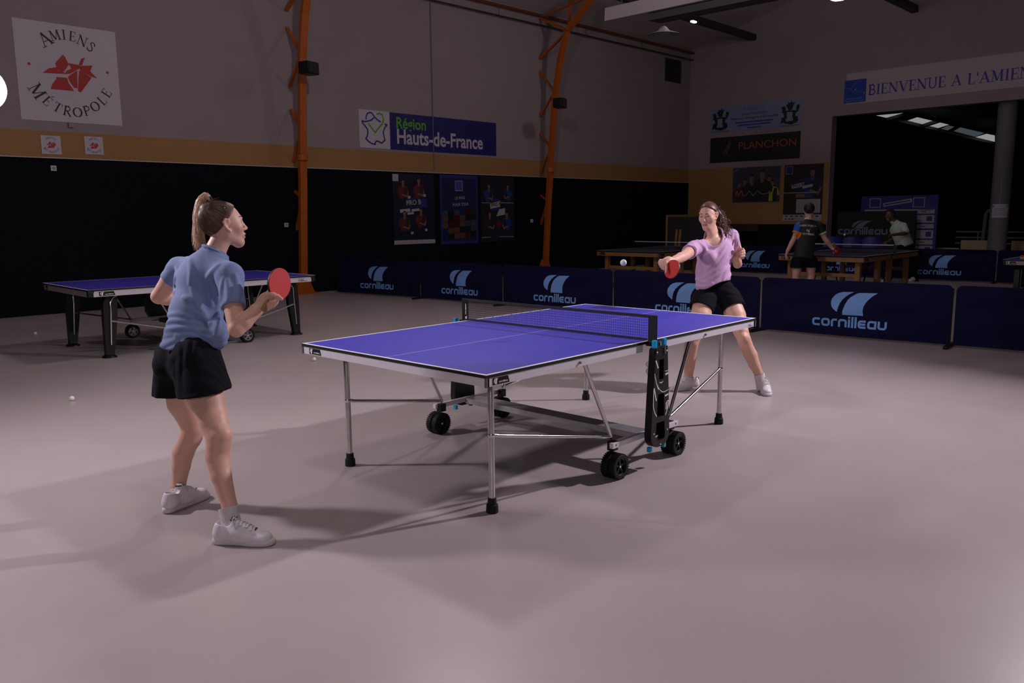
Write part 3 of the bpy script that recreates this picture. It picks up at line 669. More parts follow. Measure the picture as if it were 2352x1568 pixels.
b = MB(); b.stroke([RG(p) for p in ((6.53, 3.411), (6.7, 3.239), (6.772, 3.319), (6.897, 3.436), (6.927, 3.521), (6.896, 3.614), (6.828, 3.64), (6.75, 3.609))], .033, -.005); b.build('emblem', mat('green emblem print', S(86, 160, 30), .6), t)
b = MB(); sans(b, 'R\u00e9gion', -1.035, .455, .33, -.005, bold=.018, sx=.92); b.build('lettering', mat('green sign print', S(86, 170, 30), .6), t)
b = MB(); sans(b, 'Hauts-de-France', -1.03, .135, .43, -.005, bold=.022, sx=.885); b.build('lettering', PAPER, t)
# posters on the dark wall: plain generic sporting figures
def figure(t, x, z, h, shirt, y, arm=1, flip=1):      # one printed sporting figure as its own flat part
    b = MB(); f = lambda *P: [(x+flip*p[0]*h, z+p[1]*h) for p in P]
    b.cur = shirt; b.poly(f((-.22, 0), (-.26, .22), (-.36, .26), (-.33, .46), (-.24, .58), (-.10, .64), (0, .60), (.10, .64), (.24, .58), (.32, .46), (.34, .28), (.24, .26), (.22, 0)), y)
    b.cur = 7; b.poly(f((.04, 0), (.02, .3), (.10, .58), (.24, .56), (.24, .26), (.22, 0)), y-.0003)
    b.cur = 1; b.poly(f((-.05, .70), (-.06, .58), (0, .54), (.06, .58), (.05, .70)), y-.0005)
    b.poly([(x+.085*h*math.cos(i*PI/8), z+.80*h+.12*h*math.sin(i*PI/8)) for i in range(16)], y-.0007)
    b.cur = 2; b.poly(f((-.09, .80), (-.075, .90), (0, .945), (.075, .90), (.09, .80), (.06, .86), (-.05, .87)), y-.0009)
    if arm:
        b.cur = 1; b.stroke(f((.30, .30), (.22, .12), (-.02, .20)), .075*h, y-.0007); b.poly([(x+flip*-.04*h+.045*h*math.cos(i*PI/4), z+.20*h+.045*h*math.sin(i*PI/4)) for i in range(8)], y-.0008)
    return b.build('printed_figure', FIG, t)
FIG = [mat('poster red shirt', S(92, 20, 26), .6), mat('poster skin', S(128, 88, 70), .6), mat('poster hair', (.012, .010, .010), .6), mat('poster blue shirt', S(24, 50, 116), .6), mat('poster yellow shirt', S(170, 170, 40), .6), mat('poster black shirt', (.012, .012, .014), .6), mat('poster grey shirt', (.10, .10, .12), .6), mat('poster dark tone', (.014, .011, .016), .6)]
GREYP = mat('poster pale box', S(168, 164, 172), .6)
DKP = mat('poster midnight blue', S(14, 14, 44), .5)
MIDP = mat('poster royal blue', S(36, 40, 120), .5)
def poster(kind, name, label, cat, p, W, H, sheet, wallfn):
    t = wallfn(name, label, cat, p[0]+W/2, p[1], .034)
    b = MB(); b.box((0, 0, H/2), (W, .004, H)); b.build('sheet', sheet, t); return t
t = poster(0, 'club_poster', 'dark poster with red shirted figures, leftmost of the three on the dark wall', 'poster', (7.09, .886), 1.16, 1.52, DKP, on_wall)
figure(t, -.30, .98, .46, 0, -.004, 1, 1); figure(t, .14, 1.00, .48, 0, -.004, 1, 1); figure(t, -.28, .28, .48, 0, -.004, 1, 1); figure(t, .18, .36, .46, 0, -.004, 1, 1)
b = MB(); b.rect(-.2, .80, .36, 1.0, -.003); b.build('print', MIDP, t)
b = MB(); b.rect(-.58, 0, .58, .09, -.003); b.rect(-.58, 1.36, -.42, 1.51, -.003); b.stroke([(-.40, .72), (-.12, .745)], .07, -.003); b.stroke([(-.08, .735), (.14, .755)], .055, -.003); b.stroke([(-.20, .665), (-.02, .68)], .05, -.003)
for x, z in ((-.14, 1.02), (.30, 1.06), (-.08, .24), (.32, .30)): b.stroke([(x-.035, z), (x+.035, z+.006)], .055, -.005)
b.build('print', GREYP, t)
b = MB(); b.poly([(-.27, .80), (.20, .84), (.20, 1.0), (-.27, .95)], -.0045); b.build('print', INK, t)
b = MB(); sans(b, 'PRO B', -.22, .845, .15, -.005, bold=.02, rot=.07); b.build('lettering', GREYP, t)
t = poster(1, 'club_poster', 'blue poster with a mosaic of pictures, middle of three on the dark wall', 'poster', (8.42, .85), 1.17, 1.575, mat('poster violet blue', S(40, 38, 120), .5), on_wall)
b = MB(); b.rect(-.53, .08, .53, 1.5, -.003); b.build('print', mat('poster navy', S(24, 24, 70), .5), t)
b = MB(); b.rect(-.12, 1.22, .10, 1.44, -.0045); b.build('print', mat('poster emblem blue', S(60, 70, 150), .5), t)
b = MB(); b.stroke([(-.12, 1.22), (.10, 1.22), (.10, 1.44), (-.12, 1.44)], .012, -.005, True); b.build('print', GREYP, t)
b = MB(); sans(b, 'LE PING', -.14, 1.015, .09, -.0045, bold=.012, rot=.06); sans(b, 'POUR TOUS', -.21, .86, .09, -.0045, bold=.012, rot=.06); b.build('lettering', GREYP, t)
b = MB(); rr = random.Random(3)
for j in range(5):
    for i in range(6):
        b.cur = rr.choice([0, 1, 2, 3, 5, 5, 6, 1]); x = -.53+i*.177; z = .09+j*.135+i*.012
        b.poly([(x, z), (x+.165, z+.012), (x+.165, z+.135), (x, z+.123)], -.0045)
        b.cur = rr.choice([1, 2, 3, 0, 5]); b.build('printed_figures', FIG, t)
t = poster(2, 'club_poster', 'dark poster split into four player pictures, rightmost of the three on the dark wall', 'poster', (9.69, .874), 1.13, 1.55, mat('poster black', (.010, .010, .016), .5), on_wall)
b = MB(); figure(t, -.30, .95, .45, 3, -.004, 1, 1); figure(t, .34, .98, .42, 3, -.004, 1, -1); figure(t, -.28, .25, .50, 5, -.004, 1, 1); figure(t, .30, .25, .50, 3, -.004, 1, -1); b.cur = 0; b.poly([(.02+.08*math.cos(i*PI/6), .42+.09*math.sin(i*PI/6)) for i in range(12)], -.005); b.build('printed_figures', FIG, t)
b = MB(); b.poly([(-.26, .78), (.08, .83), (.08, .97), (-.26, .91)], -.005); b.poly([(-.06, .60), (.24, .64), (.24, .80), (.04, .77)], -.005)
for z in (.10, .92): b.stroke([(-.54, z), (-.26, z+.005)], .014, -.004); b.stroke([(.05, z+.01), (.54, z)], .014, -.004)
b.build('print', GREYP, t)
b = MB(); b.poly([(-.25, .94), (.03, .98), (.03, 1.04), (-.25, 1.0)], -.004); b.poly([(-.24, .72), (.06, .77), (.06, .81), (-.24, .76)], -.004); b.rect(-.008, .05, .008, 1.5, -.0035); b.build('print', MIDP, t)
b = MB(); sans(b, 'PRO B', -.225, .825, .12, -.0055, bold=.022, rot=.13); b.build('lettering', INK, t)
t = on_wall('vent_grille', 'dark louvred vent grille high on the long wall near the corner', 'vent', 17.71, 5.41, .01)
b = MB(); b.box((0, 0, .33), (.82, .02, .66)); b.build('backing', DSTEEL, t)
b = MB()
for i in range(9): b.box((0, -.03, .05+i*.07), (.78, .05, .012), Matrix.Rotation(.5, 3, 'X'))
b.build('louvre', mat('brown louvre', (.05, .04, .035), .6), t)
b = MB(); b.tube([(-9.5, 0, 0), (9.6, 0, 0)], .035, 10); o = b.build('roof_pipe', mat('red-brown pipe', S(110, 52, 30), .6)); o.location = LW(9.3, 6.36, .10); o.rotation_euler = (0, 0, HA); tag(o, 'red-brown pipe running along the top of the long wall', 'pipe')
t = on_wall('roof_cable', 'thin black cable hung below the red-brown pipe along the long wall', 'cable', 9.3, 6.08, .10)
b = MB(); b.tube([(-9.5, 0, .03), (9.6, 0, .07)], .018, 8); b.build('cable', DSTEEL, t)
b = MB()
for x in (-6, -2.5, 1, 4.2, 6.7, 9.55): b.tube([(x, 0, .05), (x, 0, .27)], .006, 6)
b.build('hanger', DSTEEL, t)
# ------------------------------------------------------------------ things on the end wall
t = on_end('sponsor_sign', 'pale blue restaurant sign with two dark crests on the end wall', 'sign', 2.20, 3.915, .006)
b = MB(); b.box((0, 0, .368), (2.88, .006, .737)); b.build('panel', mat('pale blue sign', S(128, 140, 176), .6), t)
b = MB()
for cx in (-1.12, 1.10):
    b = MB()      # crest: plumed helmet, shield supporters and scroll
    for q in ([(-.08, .50), (-.14, .58), (-.06, .60), (-.08, .66), (0, .63), (.06, .69), (.08, .62), (.17, .66), (.10, .54), (.08, .44), (-.04, .42)], [(-.24, .42), (-.28, .53), (-.17, .56), (-.13, .46), (-.17, .38)], [(.20, .44), (.22, .56), (.31, .57), (.31, .46), (.25, .40)],
              [(-.30, .40), (-.11, .42), (.11, .42), (.30, .40), (.20, .34), (.16, .20), (-.16, .20), (-.20, .34)], [(-.29, .06), (-.26, .22), (-.14, .26), (-.11, .12)], [(.29, .10), (.26, .24), (.13, .26), (.11, .12)], [(-.20, .11), (.26, .13), (.24, .07), (.06, .02), (-.18, .07)]):
        b.poly([(cx+p[0]*.92, p[1]*.98+.03) for p in q], -.005)
    b.stroke([(cx-.28, .022), (cx+.32, .03)], .012, -.005)
    cr = b.build('crest', INK, t)
    b = MB(); b.poly([(cx-.085, .40), (cx+.085, .40), (cx+.08, .25), (cx, .16), (cx-.08, .25)], -.0062); b.build('shield', mat('pale shield print', S(150, 140, 160), .6), cr)
b = MB(); sans(b, 'Restaurant, Fromagerie et \u00c9picerie fine', 0, .325, .095, -.005, 'CENTER', .014); sans(b, 'by Julien PLANCHON', 0, .44, .09, -.005, 'CENTER', .004); b.build('lettering', INK, t)
b = MB()
for z, w in ((.235, .60), (.155, .52)): b.stroke([(-w, z), (w, z)], .045, -.0044)
b.stroke([(-.22, .07), (.22, .07)], .04, -.0044); b.build('small_print', mat('violet small print', S(70, 66, 140), .6), t)
b = MB(); sans(b, 'NEALIX', 0, .565, .17, -.005, 'CENTER', -.004, sx=1.15); b.build('lettering', mat('grey blue print', S(92, 100, 140), .6), t)
t = on_end('sponsor_sign', 'black sponsor sign with copper capitals on the end wall', 'sign', 2.21, 3.02, .006)
b = MB(); b.box((0, 0, .372), (2.88, .006, .745)); b.build('panel', mat('black sign', (.008, .008, .009), .6), t)
COPPER = mat('copper print', S(150, 78, 54), .6)
b = MB(); sans(b, 'PLANCHON', -.50, .355, .30, -.005, bold=.004, sx=1.12)
b.stroke([(-.98, .24), (-.86, .44), (-.80, .60)], .02, -.005); b.stroke([(-.90, .24), (-.80, .44), (-.74, .58)], .02, -.005); b.build('lettering', COPPER, t)
b = MB(); b.stroke([(-.87+.19*math.cos(i*PI/12), .41+.24*math.sin(i*PI/12)) for i in range(24)], .012, -.005, True)
for i in range(17): b.stroke([(-.45+i*.095, .24), (-.41+i*.095, .24)], .05, -.005)
b.build('small_print', mat('dark copper print', S(60, 40, 32), .6), t)
t = on_end('club_poster', 'wide poster of six figures in sports shirts on the ochre band of the end wall', 'poster', 2.34, 1.805, .012)
b = MB(); b.box((0, 0, .518), (1.53, .006, 1.036)); b.build('sheet', mat('poster slate', S(58, 60, 78), .6), t)
b = MB()
for i, (x, h, sh) in enumerate(((-.54, .62, 0), (-.36, .74, 0), (-.14, .85, 5), (.42, .80, 0), (.52, .66, 4), (.20, .98, 5))): figure(t, x, .03, h, sh, -.005-.0012*i, 0, 1)
b = MB(); b.stroke([(-.72, .93), (-.64, .95), (-.58, .98)], .012, -.0135); b.stroke([(-.66, .20), (-.60, .34), (-.56, .20), (-.46, .36), (-.40, .20), (-.3, .22), (-.2, .34), (-.08, .20), (.06, .34), (.2, .24), (.4, .26), (.46, .34)], .012, -.0135); b.build('print', GREYP, t)
b = MB(); b.stroke([(-.765, 0), (.765, 0), (.765, 1.036), (-.765, 1.036)], .015, -.004, True); b.build('frame', mat('pale poster rim', S(120, 120, 126), .5), t)
t = on_end('club_poster', 'tall match poster with a blue shirted figure beside the opening', 'poster', 3.795, 1.27, .012)
b = MB(); b.box((0, 0, .785), (1.15, .006, 1.57)); b.build('sheet', mat('poster dark brown', (.018, .012, .012), .5), t)
figure(t, .26, .66, .86, 3, -.005, 1, 1); b = MB(); b.cur = 1; b.stroke([(-.2, .70), (.3, .70)], .10, -.0042); b.build('printed_figures', FIG, t)
b = MB(); b.rect(-.575, 0, .575, .17, -.005); b.rect(-.18, .22, .52, .60, -.005); b.rect(-.575, .775, .40, .795, -.0065); b.poly([(-.34, .90), (.02, .96), (.02, 1.08), (-.34, 1.01)], -.008); b.stroke([(-.02, .93), (.28, .99)], .08, -.008); b.stroke([(-.53, 1.32), (-.33, 1.32), (-.33, 1.53), (-.53, 1.53)], .012, -.006, True); b.build('print', GREYP, t)
b = MB(); b.rect(-.52, 1.33, -.34, 1.52, -.005); b.stroke([(-.30, 1.09), (.30, 1.21)], .05, -.008); b.stroke([(-.24, .86), (-.02, .90)], .05, -.0085); b.build('print', MIDP, t)
b = MB(); sans(b, 'PRO B', -.31, .925, .12, -.0088, bold=.024, rot=.17); b.stroke([(.04, 1.02), (.38, 1.08)], .08, -.0085)
for i in range(8): b.rect(-.15, .25+i*.042, .48, .256+i*.042, -.006)
for i in range(7): b.rect(-.50+i*.15, .11, -.42+i*.15, .14, -.006)
for i in range(3): b.rect(-.50+i*.10, .03, -.44+i*.10, .06, -.006)
b.build('print', INK, t)
t = on_end('welcome_banner', 'long pale banner with blue capitals above the wide opening', 'banner', 7.60, 4.36, .008)
b = MB(); b.box((.15, 0, .40), (5.75, .006, .80)); b.build('sheet', mat('banner grey cloth', S(184, 168, 176), .7), t)
BV = -7.60
b = MB(); b.rect(4.83+BV, .03, 5.41+BV, .62, -.005); b.build('emblem', mat('emblem blue', S(24, 60, 160), .6), t)
b = MB(); b.stroke(arc(5.30+BV, .32, .30, .26, 170, 95, 6), .007, -.006); b.stroke([(4.84+BV, .42), (5.0+BV, .40), (5.12+BV, .26), (5.3+BV, .34)], .006, -.006)
sans(b, 'AMIENS SPORT', 4.86+BV, .115, .068, -.006); sans(b, 'TENNIS DE TABLE', 4.86+BV, .05, .062, -.006); b.build('emblem', mat('emblem pale blue', S(110, 140, 200), .6), t)
b = MB(); b.cur = 0; b.poly([(5.13+BV+.018*math.cos(i*PI/5), .36+.018*math.sin(i*PI/5)) for i in range(10)], -.0065); b.poly([(5.36+BV+.02*math.cos(i*PI/5), .26+.02*math.sin(i*PI/5)) for i in range(10)], -.0065); b.build('emblem', mat('emblem yellow', S(190, 160, 40), .6), t)
b = MB(); serif_text(b, "BIENVENUE A L'AMIENS SPORT", 5.46+BV, .185, .262, -.005, .005); b.build('lettering', mat('banner blue ink', S(44, 42, 150), .6), t)
# ------------------------------------------------------------------ roof steel, heater and lamps
def roofbar(p0, p1, label):
    b = MB(); m0 = Vector(p0); b.bar((0, 0, 0), Vector(p1)-m0, .16, .16); o = b.build('roof_beam', DSTEEL); o.location = m0; tag(o, label, 'beam')
roofbar((9.8, 8.42, 6.55), (18.87, 8.09, 6.51), 'dark roof beam ending on the end wall, left one of two')
roofbar((9.8, 4.0, 6.55), (18.72, 3.68, 6.52), 'dark roof beam ending on the end wall, right one of two')
b = MB(); b.bbox((0, 0, 0), (.14, .06, .03), .008); o = b.build('roof_light', mat('lit emergency lamp', (.9, .9, .9), .5, emit=(1, 1, 1, 6))); o.location = pix(1593, 50, 15.9); tag(o, 'tiny lit lamp under the left dark roof beam', 'lamp')
t = thing('roof_heater', 'long white heater box with a black trough hanging under the roof', 'heater', pix(1640, -12, 12.5), HA-.52)
hx = (pix(1900, -62, 9.6)-pix(1400, 40, 13.6)); 
bpy.data.objects.remove(t)
ha = pix(1402, 36, 13.4); hb = pix(1900, -72, 10.4); t = thing('roof_heater', 'long white heater box with a black trough hanging under the roof', 'heater', ha)
b = MB(); b.bar((0, 0, 0), hb-ha, .26, .20); b.build('housing', mat('white heater housing', S(150, 140, 146), .6), t)
dirh = (hb-ha).normalized()
b = MB(); b.bar(dirh*.85+Vector((.06, -.06, -.17)), hb-ha+Vector((.06, -.06, -.17)), .30, .10); b.build('trough', DSTEEL, t)
b = MB(); b.tube([Vector((0, 0, .08))+dirh*.3, Vector((0, .05, .5))+dirh*.2, Vector((0, 0, .95))+dirh*.35], .014, 6); b.build('chain', DSTEEL, t)
pl = pix(1524, 76, 15.0); t = thing('pendant_lamp', 'unlit grey pendant lamp hanging under the roof near the corner', 'lamp', pl)
b = MB(); b.lathe([(.03, .12), (.06, .10), (.12, .03), (.30, -.03), (.305, -.035)], (0, 0, 0), n=20); b.build('shade', mat('grey lamp shade', (.20, .19, .19), .5), t, True)
b = MB(); b.tube([(0, 0, .1), (.02, 0, .3), (-.06, 0, .55)], .012, 6); b.build('cord', DSTEEL, t)
LIT = mat('lit lamp glass', (1, 1, 1), .5, emit=(1, 1, 1, 14))
lp = pix(1926, -9, 13.2); t = thing('high_bay_lamp', 'lit round lamp at the top edge of the photo above the end wall', 'lamp', lp)
b = MB(); b.lathe([(.001, -.06), (.10, -.055), (.16, -.02), (.17, .02)], (0, 0, 0), n=20); b.build('glass', LIT, t, True)
b = MB(); b.lathe([(.17, .02), (.18, .05), (.12, .18), (.05, .22), (.001, .22)], (0, 0, 0), n=20); b.build('housing', DSTEEL, t, True)
def fixture(name, label, p, tgt, r):      # lamp head around an area light, open towards its target
    t = thing(name, label, 'lamp', p); d = (Vector(tgt)-Vector(p)).normalized()
    b = MB(); b.lathe([(r*1.02, .03), (r*1.0, 0), (r*.5, -.14), (r*.42, -.16), (r*.40, -.36), (.001, -.36)], -d*.02, d, 24); b.build('reflector', mat('white reflector', (.8, .8, .8), .5), t, True)
    return t
t = thing('studio_lantern', 'bright white studio lantern just entering the left edge beside the big banner', 'lamp', STROBE_E)
b = MB(); b.sphere((0, 0, 0), .17, 28, 18); b.build('globe', mat('lit lantern globe', (.9, .9, .9), .5, emit=(1, .94, 1, 9)), t, True)
b = MB(); b.lathe([(.05, .16), (.06, .20), (.06, .30), (.001, .30)], (0, 0, 0), n=16); b.tube([(0, 0, .3), (0, 0, 4.2)], .012, 6); b.build('suspension', DSTEEL, t, True)
fixture('strobe_lamp', 'white studio lamp aimed at the two women from the left, outside the photo', STROBE_L, (-1.8, 0, .9), .20)
fixture('strobe_lamp', 'added fill lamp with a large white head, unseen behind the camera', FILL_C, (.3, .2, .7), .42)  # head for the added camera-side fill, not a known lamp
fixture('strobe_lamp', 'white studio lamp aimed at the table from the right, outside the photo', STROBE_R, (.2, 0, .6), .20)
for p, l in (((-1.65, -.3, 6.2), 'high bay lamp hanging above the nearest table'), ((2.5, 3.6, 5.9), 'high bay lamp hanging behind the nearest table'), ((-3.2, 5.2, 6.0), 'added fill lamp in a high bay shade near the big square banner'), ((10.5, 4.4, 6.7), 'added fill lamp in a high bay shade above the far tables')): fixture('high_bay_lamp', l, p, (p[0], p[1], 0), .46)  # the last two are housings for the added wall fill bulbs
# ------------------------------------------------------------------ barriers
CLOTH = mat('navy barrier cloth', S(17, 16, 54), .8, bump=.35, bscale=260, spec=.15)
LOGOB = mat('sky blue print', S(122, 168, 232), .7)
def gridcut(me, step):
    bm = bmesh.new(); bm.from_mesh(me)
    xs = [v.co.x for v in bm.verts]; zs = [v.co.z for v in bm.verts]
    for ax, vals in ((0, xs), (2, zs)):
        q = math.floor(min(vals)/step)*step
        while q < max(vals):
            no = (1, 0, 0) if ax == 0 else (0, 0, 1); co = (q, 0, 0) if ax == 0 else (0, 0, q)
            bmesh.ops.bisect_plane(bm, geom=bm.verts[:]+bm.edges[:]+bm.faces[:], plane_co=co, plane_no=no); q += step
    bm.to_mesh(me); bm.free()
def barrier(p0, p1, label, logo, seed, group, amp=.012, H=.69):
    p0 = Vector((*p0, 0)); p1 = Vector((*p1, 0)); d = p1-p0; Lh = d.length/2-.02
    t = thing('court_barrier', label, 'barrier', (p0+p1)/2, math.atan2(d.y, d.x), group)
    r = random.Random(seed); ph = [r.uniform(0, 6.28) for _ in range(6)]
    def w(x, z):
        u = x/Lh; v = (z-.03)/(H-.03); sag = .6*amp*math.sin(2.2*x+ph[0])*(1-v*.5)
        diag = amp*.8*math.sin(7*v+3.0*abs(u)*math.copysign(1, u)+ph[1])*(.3+.7*abs(u))*(1-abs(2*v-1)**4)
        fine = amp*.35*math.sin(13*v-5*u+ph[2])
        edge = min(1, (1-abs(u))*8)*min(1, (1-v)*9)
        return (sag+diag+fine)*edge
    nx, nz = 64, 26; b = MB()
    def shape(i, j, y):
        x = -Lh+2*Lh*i/nx; z = .03+(H-.03)*j/nz; rc = .055
        if j == nz or True:
            ex = Lh-abs(x); ez = H-z
            if ex < rc and ez < rc:
                dx, dz = rc-ex, rc-ez; q = math.hypot(dx, dz)
                if q > rc: k = rc/q; x = math.copysign(Lh-rc+dx*k, x); z = H-rc+dz*k
        return (x, y+w(x, z), z)
    for side, y in ((0, -.011), (1, .011)):
        vs = [shape(i, j, y) for j in range(nz+1) for i in range(nx+1)]; W = nx+1
        fs = [(j*W+i, j*W+i+1, (j+1)*W+i+1, (j+1)*W+i) for j in range(nz) for i in range(nx)]
        if side: fs = [f[::-1] for f in fs]
        b.add(vs, fs)
    n1 = (nx+1)*(nz+1); rim = [(i, 0) for i in range(nx)]+[(nx, j) for j in range(nz)]+[(i, nz) for i in range(nx, 0, -1)]+[(0, j) for j in range(nz, 0, -1)]
    idx = [j*(nx+1)+i for i, j in rim]
    for a, c in zip(idx, idx[1:]+idx[:1]): b.f.append([a, a+n1, c+n1, c]); b.m.append(0)
    b.build('cloth', CLOTH, t, True)
    if logo:
        b = MB(); brand_logo(b, 0, .135, .86, -.0145); o = b.build('printed_logo', LOGOB, t); gridcut(o.data, .05)
        for v in o.data.vertices: v.co.y += w(v.co.x, v.co.z)
    b = MB(); b.bbox((Lh+.0, 0, .02), (.04, .42, .03), .008); b.tube([(Lh+.006, 0, .02), (Lh+.006, 0, H-.03)], .009, 8); b.build('foot', BLACK, t)
    return t
BY = [(5.50, 10.10), (5.78, 7.92), (5.86, 5.93), (5.87, 3.69), (5.74, 1.30), (5.85, -.91), (6.0, -3.1)]
BL = ['navy barrier nearest the long wall, leftmost of the front row', 'navy barrier with a blue logo, second from the left in the front row', 'navy barrier with a blue logo directly behind the net', 'navy barrier behind the player in the pink shirt, logo partly hidden', 'navy barrier with the biggest blue logo, right of the player in pink', 'plain navy barrier cut off by the right edge in the front row']
for i in range(6): barrier(BY[i], BY[i+1], BL[i], i < 5, i+1, 'front row of navy barriers', .012 if i != 4 else .016)
BB = [(15.35, 9.4), (15.3, 7.2), (15.3, 5.0), (15.3, 2.86), (15.3, .70), (15.4, -1.6)]
BL2 = ['navy barrier at the back left, no logo showing, behind the wooden-framed table', 'back row navy barrier with a logo, left of the man in the black shirt', 'back row navy barrier seen through the legs of the wooden-framed table', 'back row navy barrier with a logo, right of the man in the pale polo', 'plain navy barrier in the back row cut off by the right edge']
for i in range(5): barrier(BB[i], BB[i+1], BL2[i], 0 < i < 4, i+20, 'back row of navy barriers', .03 if i == 3 else .02)
# ------------------------------------------------------------------ things near and beyond the opening
t = thing('round_column', 'grey round concrete column under the right end of the opening with a paper notice', 'column', (19.12, 1.53, 0))
b = MB(); b.lathe([(.21, 0), (.21, OPZ)], (0, 0, 0), n=36); b.build('shaft', mat('grey concrete column', S(112, 112, 118), .7, var=.08, vscale=5), t, True)
b = MB(); pa = math.atan2(-3.37-1.53, -4.02-19.12)
def wrap(r, a0, a1, z0, z1, n=10):
    b.add([(r*math.cos(pa+a0+(a1-a0)*i/n), r*math.sin(pa+a0+(a1-a0)*i/n), z) for z in (z0, z1) for i in range(n+1)], [(i, i+1, n+2+i, n+1+i) for i in range(n)])
wrap(.213, -.85, .95, 1.33, 1.66); b.build('notice', mat('white notice paper', S(196, 188, 206), .7), t)
b = MB(); wrap(.2135, -.75, -.62, 1.58, 1.63); wrap(.2135, .72, .85, 1.58, 1.63)
for i in range(5): wrap(.2135, -.6, .6, 1.40+i*.035, 1.408+i*.035)
b.build('notice_print', mat('blue notice print', S(70, 90, 170), .7), t)
b = MB(); wrap(.2125, -.06, -.01, 1.66, 2.3); b.build('cable_strip', mat('pale cable strip', S(150, 146, 152), .6), t)
# interview backdrop with a black screen in front
t = thing('press_backdrop', 'blue sponsor backdrop wall with white logo boxes behind the man in the pale polo', 'backdrop', (19.75, 4.10, 0), HA-PI/2+.02)
b = MB(); b.box((0, 0, 1.0), (2.0, .05, 1.86)); b.build('panel', mat('violet blue backdrop', S(44, 42, 132), .6), t)
b = MB(); GW = GREYP
b.stroke([(-.40, 1.68), (.34, 1.80)], .10, -.029)
for cx in (-.62, .52): b.stroke([(cx-.14, 1.62), (cx+.14, 1.62), (cx+.14, 1.86), (cx-.14, 1.86)], .02, -.029, True)
b.rect(-.9, 1.52, .9, 1.56, -.029)
for i, (z0, z1) in enumerate(((1.44, 1.56), (1.20, 1.40), (1.05, 1.16), (.78, 1.0), (.62, .74), (.36, .58))): b.rect(.50, z0, .93, z1, -.029)
b.build('print', GW, t)
b = MB(); b.stroke([(-.36, 1.687), (.30, 1.795)], .035, -.031)
for z in (1.24, .83, .42): b.rect(.74, z, .88, z+.13, -.031)
b.build('print', MIDP, t)
b = MB()
for z in (1.49, 1.10, .68): b.rect(.60, z-.012, .72, z+.014, -.031)
b.build('print', mat('dull red print', S(96, 60, 60), .6), t)
for x in (-.6, .6): b = MB(); b.box((x, .25, .03), (.06, .5, .06)); b.build('foot', BLACK, t)
t = thing('display_screen', 'black banner screen with a pale swoosh logo in front of the blue backdrop', 'screen', (19.30, 4.55, 0), HA-PI/2)
b = MB(); b.box((0, 0, .82), (2.10, .04, 1.40)); b.build('panel', mat('black screen cloth', (.008, .008, .010), .7), t)
b = MB()
k = .75
for sw in (SW1, SW2): b.poly([(-.42+(p[0]+.55*(p[1]-.3))*k, 1.04+(p[1]-.17)*k*.9) for p in sw], -.024)
brand_text(b, -.32, .88, 1.35, -.024); b.build('print', mat('grey screen print', S(120, 120, 150), .6), t)
for x in (-.8, .8): b = MB(); b.box((x, .15, .06), (.05, .4, .12)); b.build('foot', BLACK, t)
def chair(p, rz, label):
    t = thing('plastic_chair', label, 'chair', p, rz, 'blue plastic chairs behind the back barrier')
    m = mat('blue chair shell', S(34, 30, 120), .45)
    b = MB(); n = 10
    vs = []; fs = []
    for j in range(7):
        for i in range(n+1):
            u = -1+2*i/n; z = .52+.36*j/6; w = .24-.03*(j/6)**3
            vs.append((u*w, .20+.03*j/6-.05*u*u, z-.03*u*u*(j == 6)))
    for j in range(6):
        for i in range(n): fs.append((j*(n+1)+i, j*(n+1)+i+1, (j+1)*(n+1)+i+1, (j+1)*(n+1)+i))
    b.add(vs, fs); b.add([(x, y+.02, z) for x, y, z in vs], [f[::-1] for f in fs]); b.build('backrest', m, t, True)
    b = MB(); b.bbox((0, 0, .45), (.46, .44, .035), .015); b.build('seat', m, t, True)
    for x in (-.19, .19):
        for y in (-.18, .18):
            b = MB(); b.tube([(x, y, .44), (x*1.12, y*1.15, 0)], .012, 8); b.build('leg', STEEL, t, True)
for y, lab in ((4.35, 'blue plastic chair right of the player in the black shirt'), (3.86, 'blue plastic chair nearest to the man in the pale polo'), (4.85, 'blue plastic chair partly hidden by the player in the black shirt')):
    chair((17.0, y, .0), HA+PI/2+.1 if False else -PI/2+.05, lab)
# railing, boards and goal frames
t = thing('hand_rail', 'grey three-bar railing in front of the dark stand', 'railing', (21, 1.4, 0), -PI/2)
for i, z in enumerate((.935, .78, .625)):
    b = MB(); b.tube([(-1.55, 0, z), (3.0, 0, z)], .02, 8); b.build('rail', mat('dull rail', S(120, 116, 112), .5), t, True)
for x in (-1.0, .4, 1.8):
    b = MB(); b.tube([(x, 0, 0), (x, 0, .94)], .02, 8); b.build('post', mat('dull rail', S(120, 116, 112), .5), t, True)
BEIGE = mat('beige board', S(178, 158, 122), .7)
for (y0, y1, z1, lab) in ((2.63, 1.60, .73, 'beige board leaning left of the grey column'), (1.45, .95, .73, 'beige board right of the grey column'), (3.4, 2.66, .52, 'low beige board left of the tall beige board')):
    b = MB(); b.bbox((0, 0, z1/2), (y0-y1, .05, z1), .02, ); o = b.build('folded_board', BEIGE); o.location = (20.3, (y0+y1)/2, 0); o.rotation_euler = (0, 0, -PI/2); tag(o, lab, 'board', 'beige boards by the grey column')
for y, lab in ((2.06, 'grey padded frame left of the grey column'), (.95, 'grey padded frame right of the grey column')):
    t = thing('goal_frame', lab, 'frame', (20.8, y, 0), -PI/2, 'grey frames by the column')
    b = MB(); b.tube([(-.20, 0, 0), (-.14, 0, 1.42), (-.08, 0, 1.5), (.2, 0, 1.5), (.24, 0, 1.4), (.22, 0, 0)], .05, 8); b.build('tube', mat('grey frame', S(104, 98, 98), .6), t, True)
    b = MB(); b.tube([(-.04, -.04, 0), (-.02, -.04, 1.3), (.02, -.04, 1.38), (.10, -.04, 1.38)], .025, 8); b.build('strap', DSTEEL, t, True)
t = thing('folded_table', 'dark folded table with a wooden rim standing behind the player in the pink shirt', 'table', (14.6, 7.45, -.055), -PI/2+.1)
